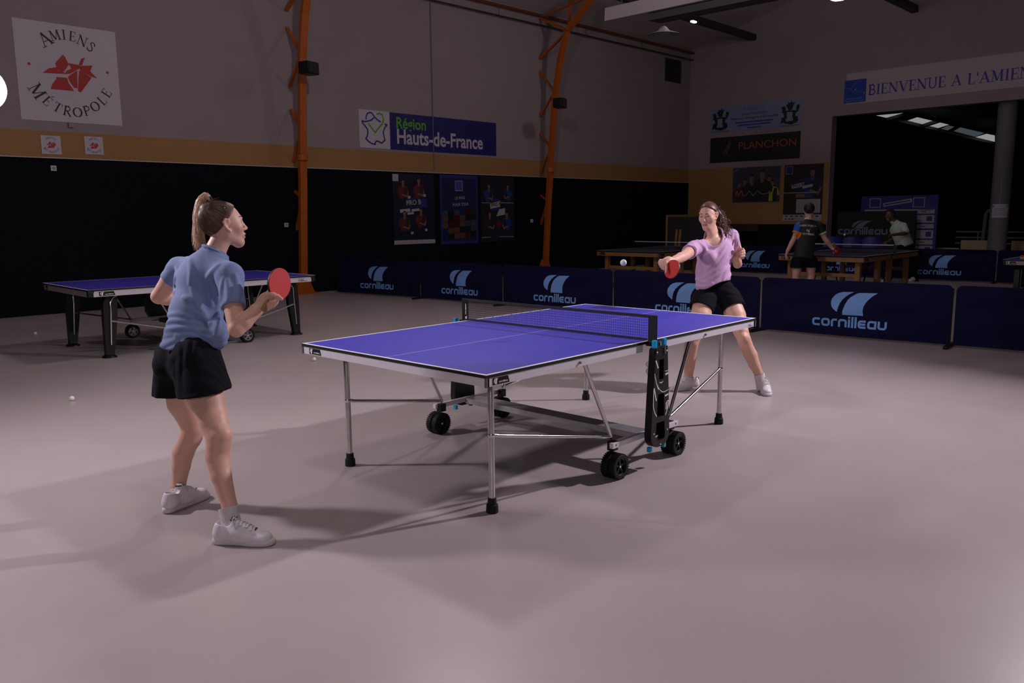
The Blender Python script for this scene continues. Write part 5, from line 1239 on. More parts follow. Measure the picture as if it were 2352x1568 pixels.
# ------------------------------------------------------------------ player in the blue shirt
def build_w1():
    org = V3(-2.22, .33, 0); T = thing('person', 'woman in blue shirt and black shorts seen from behind, red racket raised, left of table', 'person', org)
    neck = PX(487, 592, 4.11); Ls, Rs = PX(412, 616, 4.24), PX(527, 634, 3.985); Le, Re = PX(364, 681, 4.30), PX(543, 756, 3.87)
    Lw = PX(432, 690, 4.48); Rw = PX(605, 696, 3.935); pel = PX(432, 800, 4.09); Lh, Rh = PX(408, 822, 4.17), PX(452, 826, 3.99)
    fw = V3(.94, .342, 0); rt = V3(.342, -.94, 0); up = unit(neck-pel); Ft = frame_of(fw, up)
    c = PX(513.5, 516, 4.13); hf = V3(math.cos(math.radians(-14))*.995, math.sin(math.radians(-14))*.995, .075); F = frame_of(hf, (0, 0, 1)); s = .96
    B = Vol((-2.52, -.22, -.005), (-1.76, 1.12, 1.64), .0042)
    B.cone(PX(511, 542, 4.12), neck, .0475, .054, .03)
    B.ell(lerp(neck, pel, .30), (.145, .095, .155), Ft, .03); B.cone(lerp(neck, pel, .35), lerp(neck, pel, .72), .115, .112, .05, (fw, .75)); B.ell(pel-up*.02, (.128, .10, .11), Ft, .03)
    B.cone(neck-up*.02, lerp(neck, Ls, .9), .050, .050, .04); B.cone(neck-up*.02, lerp(neck, Rs, .9), .050, .050, .04)
    def arm(S_, E, Wr, k=1.):
        m = lerp(E, Wr, .28); B.chain([S_, lerp(S_, E, .45), E, m, lerp(E, Wr, .7), Wr], [q*k for q in (.050, .048, .038, .040, .032, .0275)], .03)
    arm(Ls, Le, Lw); arm(Rs, Re, Rw)
    B.chain([Rh, PX(470, 905, 3.95), PX(491, 968, 3.89), PX(502, 1003, 3.865), PX(503, 1020, 3.86)], [.095, .088, .066, .058, .055], .03)
    B.ell(PX(511, 1000, 3.85), (.040, .040, .045), None, .025)
    B.chain([PX(502, 1015, 3.865), PX(500, 1048, 3.865), PX(508, 1092, 3.845), PX(527, 1160, 3.82), PX(529, 1180, 3.815)], [.053, .055, .047, .035, .035], .015)
    B.cone(PX(497, 1038, 3.87), PX(503, 1075, 3.86), .046, .036, .02)
    B.chain([Lh, PX(422, 925, 4.20), PX(437, 965, 4.225), PX(443, 986, 4.23), PX(438, 1005, 4.24)], [.095, .080, .060, .053, .050], .03)
    B.chain([PX(438, 1003, 4.24), PX(421, 1038, 4.265), PX(416, 1070, 4.28), PX(411, 1112, 4.30), PX(410, 1130, 4.30)], [.052, .054, .046, .035, .035], .025)
    P = head(B, c, F, s)
    # racket hand closed round the handle, index finger along the red face
    B.cone(Rw, PX(618, 687, 3.937), .0285, .034, .02); B.cone(PX(610, 687, 3.937), PX(625, 684, 3.937), .031, .026, .02)
    B.chain([PX(614, 678, 3.917), PX(628, 677, 3.897), PX(638, 681, 3.887), PX(647, 686.5, 3.882)], [.016, .0125, .0108, .0085], .012, .005)
    for ps in ([(627, 682, 3.917), (636, 688, 3.892), (632, 694, 3.882), (622, 694, 3.887)], [(624, 688, 3.917), (633, 695, 3.892), (628, 700, 3.884), (616, 699, 3.892)], [(618, 693, 3.917), (627, 701, 3.895), (621, 705, 3.889), (611, 703.5, 3.899)], [(611, 696, 3.920), (619, 705, 3.902), (613, 708.5, 3.900), (605, 706, 3.909)]):
        B.chain([PX(*q) for q in ps], [.0145, .0122, .0110, .0095], .005, .003)
    B.chain([PX(612, 676, 3.952), PX(618, 669, 3.972), PX(620, 662, 3.972)], [.012, .0095, .0075], .010, .005)
    hand(B, Lw, PX(470, 672, 4.55)-PX(432, 690, 4.48), V3(-.2, .5, .8), 1, (.5, .6, .7, .7))
    v, f = B.mesh(1)
    vobj('body', v, f, [SKIN, LIPS, EYEW, IRIS, BROW], T, org, face_mats(v, f, P, c, F, s))
    # shirt
    A = Vol((-2.48, -.10, .70), (-1.80, 1.05, 1.42), .0055)
    A.ell(lerp(neck, pel, .27), (.158, .112, .150), Ft, .03); A.cone(lerp(neck, pel, .28), PX(450, 720, 4.085), .124, .130, .03, (fw, .84)); A.cone(PX(449, 725, 4.085), PX(436, 800, 4.09), .132, .186, .03, (fw, .90))
    A.ell(PX(500, 765, 3.98), (.05, .06, .08), None, .06)
    A.cone(neck-up*.03, PX(497, 573, 4.112), .085, .066, .03); A.cone(neck-up*.035, Ls, .058, .054, .03); A.cone(neck-up*.035, Rs, .060, .066, .04)
    sl = lerp(Ls, Le, .44); sr = lerp(Rs, Re, .60)
    A.cone(Ls, sl+(Le-Ls)*.2, .056, .056, .03); A.cone(Rs, sr+(Re-Rs)*.2, .060, .058, .03)
    g = A.grid(); z = g[2]
    low = np.clip((1.06-z)/.16, 0, 1)
    A.d = A.d+folds(g, 5, .0022, 22, 36, .05, (.65, -.4, .45))*(1-low)+folds(g, 11, .005, 46, 66, .06, (.1, .2, 1))*low
    m1 = lambda x, y: (280+x/3.5636, 420+y/3.5636)
    ridges(A, [[(690, 840), (715, 900), (738, 1005)], [(575, 860), (600, 950), (640, 1030), (705, 1115)], [(505, 935), (540, 950), (575, 962)], [(620, 1060), (670, 1090), (720, 1150)], [(765, 880), (780, 960), (770, 1040)], [.011, (335, 1160), (420, 1122), (520, 1138), (650, 1168)],
               [.012, (310, 1215), (450, 1188), (560, 1196), (690, 1215)], [.011, (450, 1252), (560, 1240), (700, 1290), (765, 1335)], [.010, (500, 1292), (600, 1332), (720, 1362)], [.010, (370, 1085), (450, 1070), (560, 1100)], [(560, 1160), (660, 1250), (740, 1275)],
               [.008, (832, 790), (812, 860), (808, 960)], [(690, 800), (745, 720), (800, 670)], [(450, 700), (445, 800), (430, 900)], [(860, 800), (880, 880), (870, 960)], [(930, 760), (950, 860), (945, 950)], [(560, 640), (575, 740), (560, 820)], [(790, 1050), (800, 1150), (770, 1240)]], 3.5, 4.5, .0135, -.001, .018, m1)
    shell(A, .013)
    hem = PX(434, 786, 4.085); hr = PX(503, 800, 3.98); hl = PX(366, 762, 4.18)
    nrm = np.cross(hr-hl, fw); nrm = nrm if nrm[2] < 0 else -nrm
    hp = (g[0]-hem[0])*unit(nrm)[0]+(g[1]-hem[1])*unit(nrm)[1]+(g[2]-hem[2])*unit(nrm)[2]
    A.d = np.maximum(A.d, hp-.012*np.sin((g[0]*rt[0]+g[1]*rt[1])*24))
    sd = lambda p, n: (g[0]-p[0])*n[0]+(g[1]-p[1])*n[1]+(g[2]-p[2])*n[2]
    nl = unit(Le-Ls); nr = unit(Re-Rs)
    tors = sd(neck, rt)
    A.d = np.where(tors < -.10, np.maximum(A.d, sd(sl, nl)), A.d); 
    ax = Re-Rs; t_ = np.clip(((g[0]-Rs[0])*ax[0]+(g[1]-Rs[1])*ax[1]+(g[2]-Rs[2])*ax[2])/(ax @ ax), 0, 1.4); dist = np.sqrt((g[0]-Rs[0]-t_*ax[0])**2+(g[1]-Rs[1]-t_*ax[1])**2+(g[2]-Rs[2]-t_*ax[2])**2)
    trs = lerp(neck, pel, .55); tx = sd(trs, rt)
    A.d = np.where((dist < .095) & (tx > .115), np.maximum(A.d, sd(sr, nr)), A.d)
    A.cone(PX(491, 585, 4.11), PX(520, 530, 4.13), .060, .085, .004, None, 'sub')
    v, f = A.mesh(1)
    shirt = vobj('shirt', v, f, mat('dusty blue cotton', S(116, 132, 172), .85, bump=.06, bscale=900), T, org)
    def hoop(name, cc, axis, rx, ry, tr, m, par, ref):
        a = unit(axis); x = unit(np.asarray(ref)-a*np.dot(ref, a)); y = np.cross(a, x); b = MB()
        b.tube([Vector(np.asarray(cc)+x*rx*math.cos(2*PI*i/40)+y*ry*math.sin(2*PI*i/40)) for i in range(41)], tr, 6, False); return b.build(name, m, par, True, off=org)
    hoop('collar', PX(494.5, 578, 4.11), PX(520, 530, 4.13)-PX(491, 585, 4.11), .064, .064, .0085, MATS['dusty blue cotton'], shirt, rt)
    # shorts
    C = Vol((-2.50, -.02, .50), (-1.86, .95, .96), .0055)
    C.ell(PX(436, 800, 4.09), (.150, .118, .12), Ft, .03); C.ell(PX(400, 838, 4.08), (.10, .10, .09), None, .05); C.ell(PX(440, 835, 4.0), (.10, .10, .09), None, .05)
    rk, lk = PX(473, 915, 3.945), PX(404, 905, 4.19)
    C.cone(Rh, rk, .118, .132, .04); C.cone(Lh, lk, .112, .112, .03)
    g = C.grid(); C.d = C.d+folds(g, 21, .009, 24, 50, .04, (.8, .6, .10))
    shell(C, .013); sd = lambda p, n: (g[0]-p[0])*n[0]+(g[1]-p[1])*n[1]+(g[2]-p[2])*n[2]
    mid = lerp(Rh, Lh, .5); side = sd(mid, unit(Rh-Lh))
    rp, lp_ = PX(452, 903, 3.95), PX(372, 905, 4.2)
    C.d = np.maximum(C.d, np.where(side > 0, sd(rp, unit(V3(.10, -.10, -1))), sd(lp_, V3(0, 0, -1))))
    C.plane(PX(430, 764, 4.09), (0, 0, 1))
    v, f = C.mesh(1); vobj('shorts', v, f, mat('black sports fabric', (.006, .006, .009), .9, bump=.05, bscale=900, spec=.12), T, org)
    # hair
    HB = mat('dark blonde hair', S(88, 62, 44), .5, var=.25, vscale=60); HL = mat('light blonde hair', S(214, 176, 148), .42, var=.25, vscale=90)
    v, f = scalp_hair(c, F, s, (.026, .60, 2.2), (-.018, 1.15), .008, .004, lambda B_, P_: B_.ell(P_(0, -.075, .095), V3(.03, .03, .022)*s, F, .02))
    hair = vobj('hair', v, f, HB, T, org)
    path = [PX(484, 458, 4.14), PX(472, 449, 4.14), PX(460, 466, 4.14), PX(455.5, 500, 4.14), PX(456, 535, 4.13), PX(459, 568, 4.12)]
    core = MB(); core.tube([Vector(p) for p in path], [.010, .016, .019, .021, .019, .006], 12)
    tail = core.build('ponytail', HL, T, True, off=org)
    b = strands(path, .0017, 260, [.008, .016, .022, .026, .028, .034], 3); b.build('strands', HL, tail, True, off=org)
    hair_over(P, c, F, s, (.026, .60, 2.2), (-.018, 1.15), unit(V3(0, -.075, .075)), 700, HB, hair, org, 5)
    b = strands([P(0, -.085, .11), P(0, -.05, .115), P(.0, .0, .118)], .0010, 14, [.012, .02, .03], 8); b.build('strands', HB, hair, True, off=org)
    b = MB(); b.tube([Vector(path[0]+V3(0, 0, -.004)+F @ V3(.016*math.cos(t), 0, .016*math.sin(t))) for t in np.linspace(0, 6.3, 16)], .006, 6, False); b.build('hair_tie', mat('black hair tie', (.012, .012, .012), .8), tail, True, off=org)
    b = MB(); b.sphere(Vector(P(.0775, .012, -.0335)), .0042, 10, 8); b.build('earring', mat('pearl', (.85, .82, .84), .2), T, True, off=org)
    b = MB(); b.sphere(Vector(P(.066, -.0, .088)), .003, 8, 6); b.build('hair_clip', mat('bright clip', (.85, .82, .84), .15, .5), hair, True, off=org)
    # shoes and socks
    shoe(T, org, V3(-2.315, .105, 0), V3(-2.135, -.125, 0), .1, 'chunky', 1); shoe(T, org, V3(-2.300, .650, 0), V3(-2.020, .735, 0), .1, 'chunky', -1)
    sock(T, org, PX(529, 1192, 3.815), PX(520, 1130, 3.83)-PX(529, 1192, 3.815), .0445, h=.055); sock(T, org, PX(411, 1140, 4.30), PX(412, 1100, 4.29)-PX(411, 1140, 4.30), .043, h=.05)
    rc = PX(641, 652, 3.972); vw = unit(rc-CAMP)
    xr = unit(CR-vw*np.dot(CR, vw)); racket(rc, -vw*.66+xr*.75, xr*.49+CU*.87+vw*.557, 'red table tennis racket held up by the woman in the blue shirt', REDR)
build_w1()
# ------------------------------------------------------------------ player in the pink shirt
def build_w2():
    org = V3(2.28, .02, 0); T = thing('person', 'woman in pink shirt and black shorts reaching a red racket towards the flying ball', 'person', org)
    neck = PX(1641, 551, 7.07); Ls, Rs = PX(1680, 542, 7.16), PX(1594, 570, 6.97); Le, Re = PX(1694, 606, 7.33), PX(1571, 588, 6.70)
    Lw = PX(1690, 588, 7.10); Rw = PX(1543, 600, 6.50); pel = PX(1646, 668, 7.05); Lh, Rh = PX(1673, 686, 7.03), PX(1618, 690, 7.0)
    up = unit(neck-pel); fa = math.radians(198); fw = V3(math.cos(fa), math.sin(fa), 0); rt = unit(np.cross(fw, V3(0, 0, 1))); Ft = frame_of(fw, up)
    c = PX(1627, 495.5, 7.03); ha = math.radians(188); hp = math.radians(-9); F = frame_of((math.cos(ha)*math.cos(hp), math.sin(ha)*math.cos(hp), math.sin(hp)), (0, .03, 1)); s = .935
    B = Vol((1.48, -.58, -.005), (2.86, .42, 1.64), .0050)
    B.cone(PX(1635, 524, 7.05), neck, .044, .054, .03); B.cone(PX(1628, 522, 7.02), PX(1636, 552, 7.04), .028, .034, .03)
    B.ell(lerp(neck, pel, .30), (.142, .093, .155), Ft, .03); B.cone(lerp(neck, pel, .35), lerp(neck, pel, .72), .112, .108, .03, (fw, .75)); B.ell(pel-up*.02, (.135, .10, .11), Ft, .03)
    B.cone(neck-up*.02, lerp(neck, Ls, .9), .048, .046, .03); B.cone(neck-up*.02, lerp(neck, Rs, .9), .048, .046, .03)
    def arm(S_, E, Wr, k=1.):
        m = lerp(E, Wr, .28); B.chain([S_, lerp(S_, E, .45), E, m, lerp(E, Wr, .7), Wr], [q*k for q in (.050, .047, .039, .040, .033, .028)], .03)
    arm(Ls, Le, Lw); arm(Rs, Re, Rw, 1.05)
    B.chain([Rh, PX(1609, 725, 6.93), PX(1594, 772, 6.86), PX(1589, 787, 6.86), PX(1587, 797, 6.88)], [.095, .083, .060, .055, .052], .03)
    B.chain([PX(1588, 793, 6.88), PX(1584, 820, 6.95), PX(1583, 842, 6.99), PX(1581, 866, 7.02), PX(1581, 876, 7.02)], [.052, .056, .046, .035, .035], .015)
    B.chain([Lh, PX(1690, 725, 6.95), PX(1702, 762, 6.87), PX(1708, 777, 6.85), PX(1712, 788, 6.86)], [.095, .084, .062, .055, .052], .03)
    B.ell(PX(1707, 776, 6.81), (.035, .035, .04), None, .02)
    B.chain([PX(1710, 784, 6.86), PX(1724, 815, 6.88), PX(1733, 838, 6.885), PX(1745, 862, 6.89), PX(1747, 872, 6.89)], [.052, .055, .046, .035, .035], .015)
    P = head(B, c, F, s)
    # racket hand: fingers folded round the handle, index finger down the red face
    B.cone(Rw, PX(1531, 602, 6.47), .029, .034, .02); B.cone(PX(1535, 598, 6.48), PX(1524, 604, 6.47), .033, .030, .02)
    B.chain([PX(1530, 603, 6.44), PX(1531, 613, 6.42), PX(1530.5, 620, 6.40), PX(1529.5, 626, 6.395)], [.014, .0118, .0105, .0085], .010, .004)
    for ps in ([(1526, 603, 6.45), (1524.5, 612, 6.43), (1526, 618, 6.435), (1530, 617, 6.46)], [(1522, 602, 6.46), (1519.5, 610, 6.44), (1521.5, 616, 6.445), (1526, 616, 6.47)], [(1519, 600, 6.47), (1516.5, 607, 6.455), (1518.5, 612.5, 6.46), (1523, 613, 6.48)], [(1517, 598, 6.48), (1514.5, 603, 6.47), (1516, 608, 6.475), (1520, 610, 6.49)]):
        B.chain([PX(*q) for q in ps], [.0138, .0122, .0110, .0095], .006, .003)
    B.chain([PX(1537, 601, 6.50), PX(1535, 612, 6.53), PX(1533, 620, 6.53)], [.014, .011, .009], .01, .004)
    # free hand: loose fist at the hip side of the shirt
    B.cone(Lw, PX(1698, 581, 7.02), .029, .036, .02); B.ell(PX(1699, 580, 7.01), (.030, .036, .038), None, .02)
    for ps in ([(1699, 573, 7.0), (1706, 572, 6.965), (1709, 576, 6.955), (1703, 578, 6.945)], [(1700, 578, 6.99), (1707, 578, 6.955), (1710, 582, 6.95), (1703, 584, 6.94)], [(1700, 583, 6.99), (1706, 584, 6.955), (1709, 588, 6.95), (1702, 589, 6.94)], [(1699, 588, 7.0), (1704, 589.5, 6.965), (1706.5, 592, 6.96), (1701, 593, 6.95)]):
        B.chain([PX(*q) for q in ps], [.0135, .0118, .0108, .0095], .005, .003)
    B.chain([PX(1694, 577, 6.99), PX(1695, 570, 6.96), PX(1698, 566, 6.945), PX(1701, 570, 6.935)], [.015, .0125, .011, .0088], .010, .004)
    v, f = B.mesh(1)
    vobj('body', v, f, [SKIN, LIPS, EYEW, IRIS, BROW], T, org, face_mats(v, f, P, c, F, s))
    A = Vol((1.70, -.46, .72), (2.80, .46, 1.46), .0058)
    A.ell(lerp(neck, pel, .27), (.160, .112, .150), Ft, .03); A.cone(lerp(neck, pel, .28), PX(1637, 625, 7.03), .128, .140, .03, (fw, .80)); A.cone(PX(1637, 615, 7.03), PX(1638, 656, 7.02), .140, .150, .03, (fw, .84))
    for p in ((1630, 590, 6.93), (1656, 588, 6.98)): A.ell(PX(*p), (.055, .055, .055), None, .05)
    sl = lerp(Ls, Le, .50); sr = lerp(Rs, Re, .52)
    A.cone(neck-up*.03, Ls, .056, .056, .03); A.cone(neck-up*.03, Rs, .056, .060, .03)
    A.cone(Ls, sl+(Le-Ls)*.2, .058, .068, .03); A.cone(Rs, sr+(Re-Rs)*.2, .062, .064, .03)
    A.cone(neck-up*.03, PX(1640, 540, 7.07), .09, .085, .03)
    g = A.grid(); low = np.clip((1.0-g[2])/.16, 0, 1)
    A.d = A.d+folds(g, 15, .0022, 22, 36, .05, (.2, .65, .7))*(1-low)+folds(g, 31, .004, 40, 60, .06, (.1, .3, 1))*low
    m1 = lambda x, y: (1450+x/5.88, 440+y/5.88)
    ridges(A, [[(1375, 560), (1340, 720), (1240, 900), (1120, 1060)], [(1330, 640), (1250, 800), (1130, 960), (1010, 1060)], [(1290, 640), (1180, 760), (1080, 840), (990, 860)], [.010, (1385, 640), (1370, 780), (1330, 880), (1200, 1060)], [(1300, 900), (1200, 1010), (1060, 1120), (900, 1200)],
               [(940, 560), (960, 700), (1010, 800)], [(850, 620), (930, 700), (1000, 760)], [(840, 700), (870, 800), (860, 900)], [(760, 720), (800, 780), (770, 860)], [.012, (1340, 980), (1270, 1100), (1240, 1200)], [.010, (1380, 1050), (1330, 1130), (1290, 1190)], [(1260, 1020), (1180, 1120), (1000, 1220)],
               [.010, (870, 1180), (960, 1230), (1080, 1230)], [.010, (880, 1270), (980, 1290), (1100, 1250)], [(1400, 560), (1410, 660), (1400, 760)], [(1420, 620), (1440, 700), (1425, 770)]], 6.4, 7.6, .0135, -.001, .018, m1)
    shell(A, .014)
    sd = lambda p, n: (g[0]-p[0])*n[0]+(g[1]-p[1])*n[1]+(g[2]-p[2])*n[2]
    hl, hr = PX(1689, 637, 7.08), PX(1604, 662, 6.98); nrm = np.cross(hr-hl, fw); nrm = unit(nrm if nrm[2] < 0 else -nrm)
    A.d = np.maximum(A.d, sd(PX(1646, 653, 7.03), nrm)-.012*np.sin((g[0]*rt[0]+g[1]*rt[1])*22+1.5))
    def seg(S_, E):
        ax = E-S_; t_ = np.clip(((g[0]-S_[0])*ax[0]+(g[1]-S_[1])*ax[1]+(g[2]-S_[2])*ax[2])/(ax @ ax), 0, 1.4); return np.sqrt((g[0]-S_[0]-t_*ax[0])**2+(g[1]-S_[1]-t_*ax[1])**2+(g[2]-S_[2]-t_*ax[2])**2)
    mid = lerp(neck, pel, .5)
    A.d = np.where((seg(Ls, Le) < .10) & (sd(mid, rt) < -.125), np.maximum(A.d, sd(sl, unit(Le-Ls))), A.d)
    A.d = np.where((seg(Rs, Re) < .10) & (sd(mid, fw) > .06) | (seg(Rs, Re) < .09) & (sd(mid, rt) > .14), np.maximum(A.d, sd(sr, unit(Re-Rs))), A.d)
    A.cone(PX(1640, 551, 7.03), PX(1632, 520, 7.0), .074, .10, .004, None, 'sub'); A.cone(PX(1641, 548, 6.97), PX(1638, 535, 6.95), .060, .07, .01, None, 'sub')
    v, f = A.mesh(1); shirt = vobj('shirt', v, f, mat('pale lilac pink cotton', S(194, 156, 194), .85, bump=.06, bscale=900), T, org)
    C = Vol((1.90, -.40, .42), (2.70, .38, 1.0), .0058)
    C.ell(PX(1646, 668, 7.05), (.150, .115, .12), Ft, .03)
    C.cone(Rh, PX(1606, 722, 6.94), .108, .106, .03); C.cone(Lh, PX(1690, 718, 6.96), .108, .106, .03)
    g = C.grid(); C.d = C.d+folds(g, 41, .006, 26, 50, .04, (.1, .8, .4))
    shell(C, .013); sd = lambda p, n: (g[0]-p[0])*n[0]+(g[1]-p[1])*n[1]+(g[2]-p[2])*n[2]
    cut = np.where(sd(lerp(Rh, Lh, .5), unit(Rh-Lh)) > 0, sd(PX(1610, 705, 6.93), unit(PX(1606, 722, 6.94)-Rh)), sd(PX(1687, 704, 6.94), unit(PX(1690, 718, 6.96)-Lh)))
    C.d = np.maximum(C.d, cut); C.plane(PX(1646, 640, 7.05), (0, 0, 1))
    v, f = C.mesh(1); vobj('shorts', v, f, MATS['black sports fabric'], T, org)
    # hair: pulled back from the forehead, loose curls over the left shoulder
    HC = mat('dark brown curly hair', S(92, 56, 46), .45, var=.3, vscale=70)
    v, f = scalp_hair(c, F, s, (.030, .48, 2.6), (-.030, 1.0), .010, .005)
    hair = vobj('hair', v, f, HC, T, org)
    hair_over(P, c, F, s, (.030, .48, 2.6), (-.030, 1.0), unit(V3(-.02, -.10, .01)), 420, HC, hair, org, 9, .0014)
    rr = np.random.RandomState(4); b = MB()
    path = [P(-.02, -.10, .05), P(-.055, -.098, 0), PX(1658, 508, 7.12), PX(1661, 527, 7.10), PX(1656, 545, 7.05)]
    b.tube([Vector(p) for p in path], [.024, .034, .040, .036, .010], 14)
    tail = b.build('curls', HC, T, True, off=org); b = MB()
    for i in range(620):
        t0 = rr.uniform(.1, .9); j = min(3, int(t0*4)); p = lerp(path[j], path[j+1], t0*4-j)+rr.normal(size=3)*.024
        dr = unit(np.array([0, 0, -1.])+rr.normal(size=3)*.45+CR*.25*(rr.rand() < .35)); x = unit(np.cross(dr, rr.normal(size=3))); y = np.cross(dr, x)
        L_ = rr.uniform(.05, .13); R_ = rr.uniform(.005, .011); w = rr.uniform(55, 90); ph = rr.uniform(0, 6)
        b.tube([Vector(p+dr*L_*t+(x*math.cos(ph+w*L_*t)+y*math.sin(ph+w*L_*t))*R_+V3(0, 0, -.10)*t*t*L_) for t in np.linspace(0, 1, 14)], [.0022*(1-.6*t) for t in np.linspace(0, 1, 14)], 4, False)
    b.build('strands', HC, tail, True, off=org)
    b = MB(); b.sphere(Vector(P(-.0765, .010, -.034)), .0045, 10, 8); b.build('earring', mat('gold ring', (.75, .5, .25), .25, .9), T, True, off=org)
    shoe(T, org, V3(2.150, .125, 0), V3(1.893, .240, 0), .1, 'slim', -1); shoe(T, org, V3(2.452, -.318, 0), V3(2.236, -.475, 0), .1, 'slim', 1)
    sock(T, org, PX(1581, 885, 7.02), PX(1582, 850, 7.0)-PX(1581, 885, 7.02), .043, h=.075); sock(T, org, PX(1748, 880, 6.89), PX(1742, 850, 6.89)-PX(1748, 880, 6.89), .043, h=.075)
    rc = PX(1544, 618, 6.40); vw = unit(rc-CAMP); xr = unit(CR-vw*np.dot(CR, vw)); yu = np.cross(xr, vw)
    racket(rc, -vw*.68-xr*.67+yu*.29, xr*.5-yu*.29-vw*.616, 'red table tennis racket in the outstretched hand of the woman in the pink shirt', REDR, edge=(.10, .25, .30))
build_w2()
# ------------------------------------------------------------------ the two men at the far table
def simple_head(B, c, F, s):
    return head(B, c, F, s)
def build_m1():
    D = 13.9; org = V3(9.55, 2.40, 0); T = thing('person', 'man in black shirt with one blue sleeve seen from behind at the far table', 'person', org)
    Q = lambda u, v, dd=0.: PX(u, v, D+dd)
    vw = unit(Q(1850, 550)-CAMP); fw = unit(V3(vw[0], vw[1], 0)); rt = np.cross(fw, V3(0, 0, 1)); F = frame_of(fw, (0, 0, 1))
    B = Vol(Q(1850, 550)-V3(.75, .75, 1.2), Q(1850, 550)+V3(.75, .75, .85), .0085); B.lo[2] = -.01; B.__init__(B.lo, Q(1850, 550)+V3(.75, .75, .85), .0085)
    neck = Q(1857, 508); pel = Q(1846, 592); up = unit(neck-pel); Ft = frame_of(fw, up)
    Ls, Rs = Q(1835, 520), Q(1882, 519); Le, Re = Q(1823, 550), Q(1894, 547, .02); Lw, Rw = Q(1809, 576), Q(1912, 570, .05)
    hf = unit(fw+.25*V3(-CR[0], -CR[1], 0)*0); c = Q(1858.5, 483); P = head(B, c, frame_of(fw, (0, 0, 1)), 1.02)
    B.cone(Q(1858, 494), neck, .056, .06, .03); B.ell(lerp(neck, pel, .3), (.16, .10, .17), Ft, .03); B.cone(lerp(neck, pel, .35), pel, .13, .13, .03, (fw, .75))
    for S_, E, Wr in ((Ls, Le, Lw), (Rs, Re, Rw)):
        B.cone(neck-up*.03, S_, .055, .055, .03); B.chain([S_, E, lerp(E, Wr, .3), Wr], [.052, .042, .043, .030], .02)
    hand(B, Lw, Q(1803, 592)-Lw, -CR, 1, (.4, .5, .5, .5), s=1.0); hand(B, Rw, Q(1921, 577)-Rw, CU, -1, (1.0, 1.2, 1.2, 1.2), s=1.0)
    for x0, x1, x2, dd in ((1832, 1828, 1826, -.05), (1862, 1863, 1864, .05)):
        B.chain([Q(x0, 600), Q(x1, 632, dd), Q(x1-1, 642, dd), Q(x2, 680, dd)], [.095, .062, .060, .042], .02)
    v, f = B.mesh(1); vobj('body', v, f, [SKIN, LIPS, EYEW, IRIS, BROW], T, org, face_mats(v, f, P, c, F, 1.02))
    A = Vol(B.lo, B.lo+B.h*B.n, .009)
    A.ell(lerp(neck, pel, .28), (.185, .125, .17), Ft, .03); A.cone(lerp(neck, pel, .3), Q(1843, 590), .155, .175, .03, (fw, .78)); A.cone(neck-up*.02, Ls, .065, .068, .03); A.cone(neck-up*.02, Rs, .065, .068, .03)
    A.cone(neck-up*.02, Q(1857.5, 502), .08, .07, .02)
    sl, sr = lerp(Ls, Le, .55), lerp(Rs, Re, .65); A.cone(Ls, sl, .068, .070, .03); A.cone(Rs, sr, .068, .070, .03)
    g = A.grid(); A.d = A.d+folds(g, 50, .005, 20, 40, .05); shell(A, .02)
    sd = lambda p, n: (g[0]-p[0])*n[0]+(g[1]-p[1])*n[1]+(g[2]-p[2])*n[2]
    A.d = np.maximum(A.d, sd(Q(1843, 594), -up)); mid = lerp(neck, pel, .4)
    A.d = np.where(sd(mid, rt) < -.19, np.maximum(A.d, sd(sl, unit(Le-Ls))), A.d); A.d = np.where(sd(mid, rt) > .19, np.maximum(A.d, sd(sr, unit(Re-Rs))), A.d)
    A.cone(Q(1857.6, 507), Q(1858.2, 490), .062, .075, .004, None, 'sub'); v, f = A.mesh(1)
    q = v[f].mean(1); r = (q-mid) @ rt; al = (q-Ls) @ unit(Le-Ls); ar = (q-Rs) @ unit(Re-Rs); zc = q[:, 2]
    m = np.zeros(len(f), int); LL = np.linalg.norm(sl-Ls); LR = np.linalg.norm(sr-Rs)
    m[(r < -.115) & (zc > sl[2]-.1) & ((q-neck) @ up < .0)] = 1; m[(al > LL-.030) & (np.linalg.norm(q-sl, axis=1) < .10)] = 2; m[(ar > LR-.030) & (np.linalg.norm(q-sr, axis=1) < .10)] = 3; m[(np.linalg.norm(q-Q(1857.5, 504), axis=1) < .085) & ((q-Q(1857.5, 505)) @ up > .0)] = 3
    shirt = vobj('shirt', v, f, [mat('black team shirt', (.010, .010, .012), .7), mat('blue sleeve', S(30, 90, 190), .7), mat('orange cuff', S(220, 130, 30), .7), mat('white cuff', S(210, 205, 205), .7)], T, org, m)
    def back(u, w): 
        p = surf(A, u, w, D-.6, D+.4, .006); return p
    pr = MB()
    tx = MB(); brand_text(tx, 0, 0, 1.0)
    for sw in (SW1, SW2): tx.poly([(p[0]*.62, .10+p[1]*.52) for p in sw])
    sans(tx, 'AMIENS SPORT TT', 0, .52, .18, 0, 'CENTER', .012)
    vs = []
    for x, y, z in tx.v:
        bend = -.0*x; u = 1856.5+x*27; w = 539.5-z*37+2.2*x+(3.2*x*x if z > .5 else 0)
        p = back(u, w); vs.append(p if p is not None else Q(u, w, -.15))
    pr.add(vs, tx.f); pr.build('shirt_print', mat('white shirt print', S(210, 208, 212), .7), shirt, off=org)
    C = Vol(B.lo, Q(1850, 580)+V3(.6, .6, .3), .009)
    C.ell(Q(1846, 594), (.165, .125, .12), Ft, .03); C.cone(Q(1833, 600), Q(1829, 622, -.04), .115, .118, .03); C.cone(Q(1862, 600), Q(1862, 622, .04), .115, .118, .03)
    C.plane(Q(1846, 614), (0, 0, -1)); v, f = C.mesh(1); vobj('shorts', v, f, MATS['black sports fabric'], T, org)
    v, f = scalp_hair(c, F, 1.02, (.040, .45, 2.0), (-.030, 1.2), .014, .006); vobj('hair', v, f, mat('black hair', (.008, .007, .007), .6), T, org)
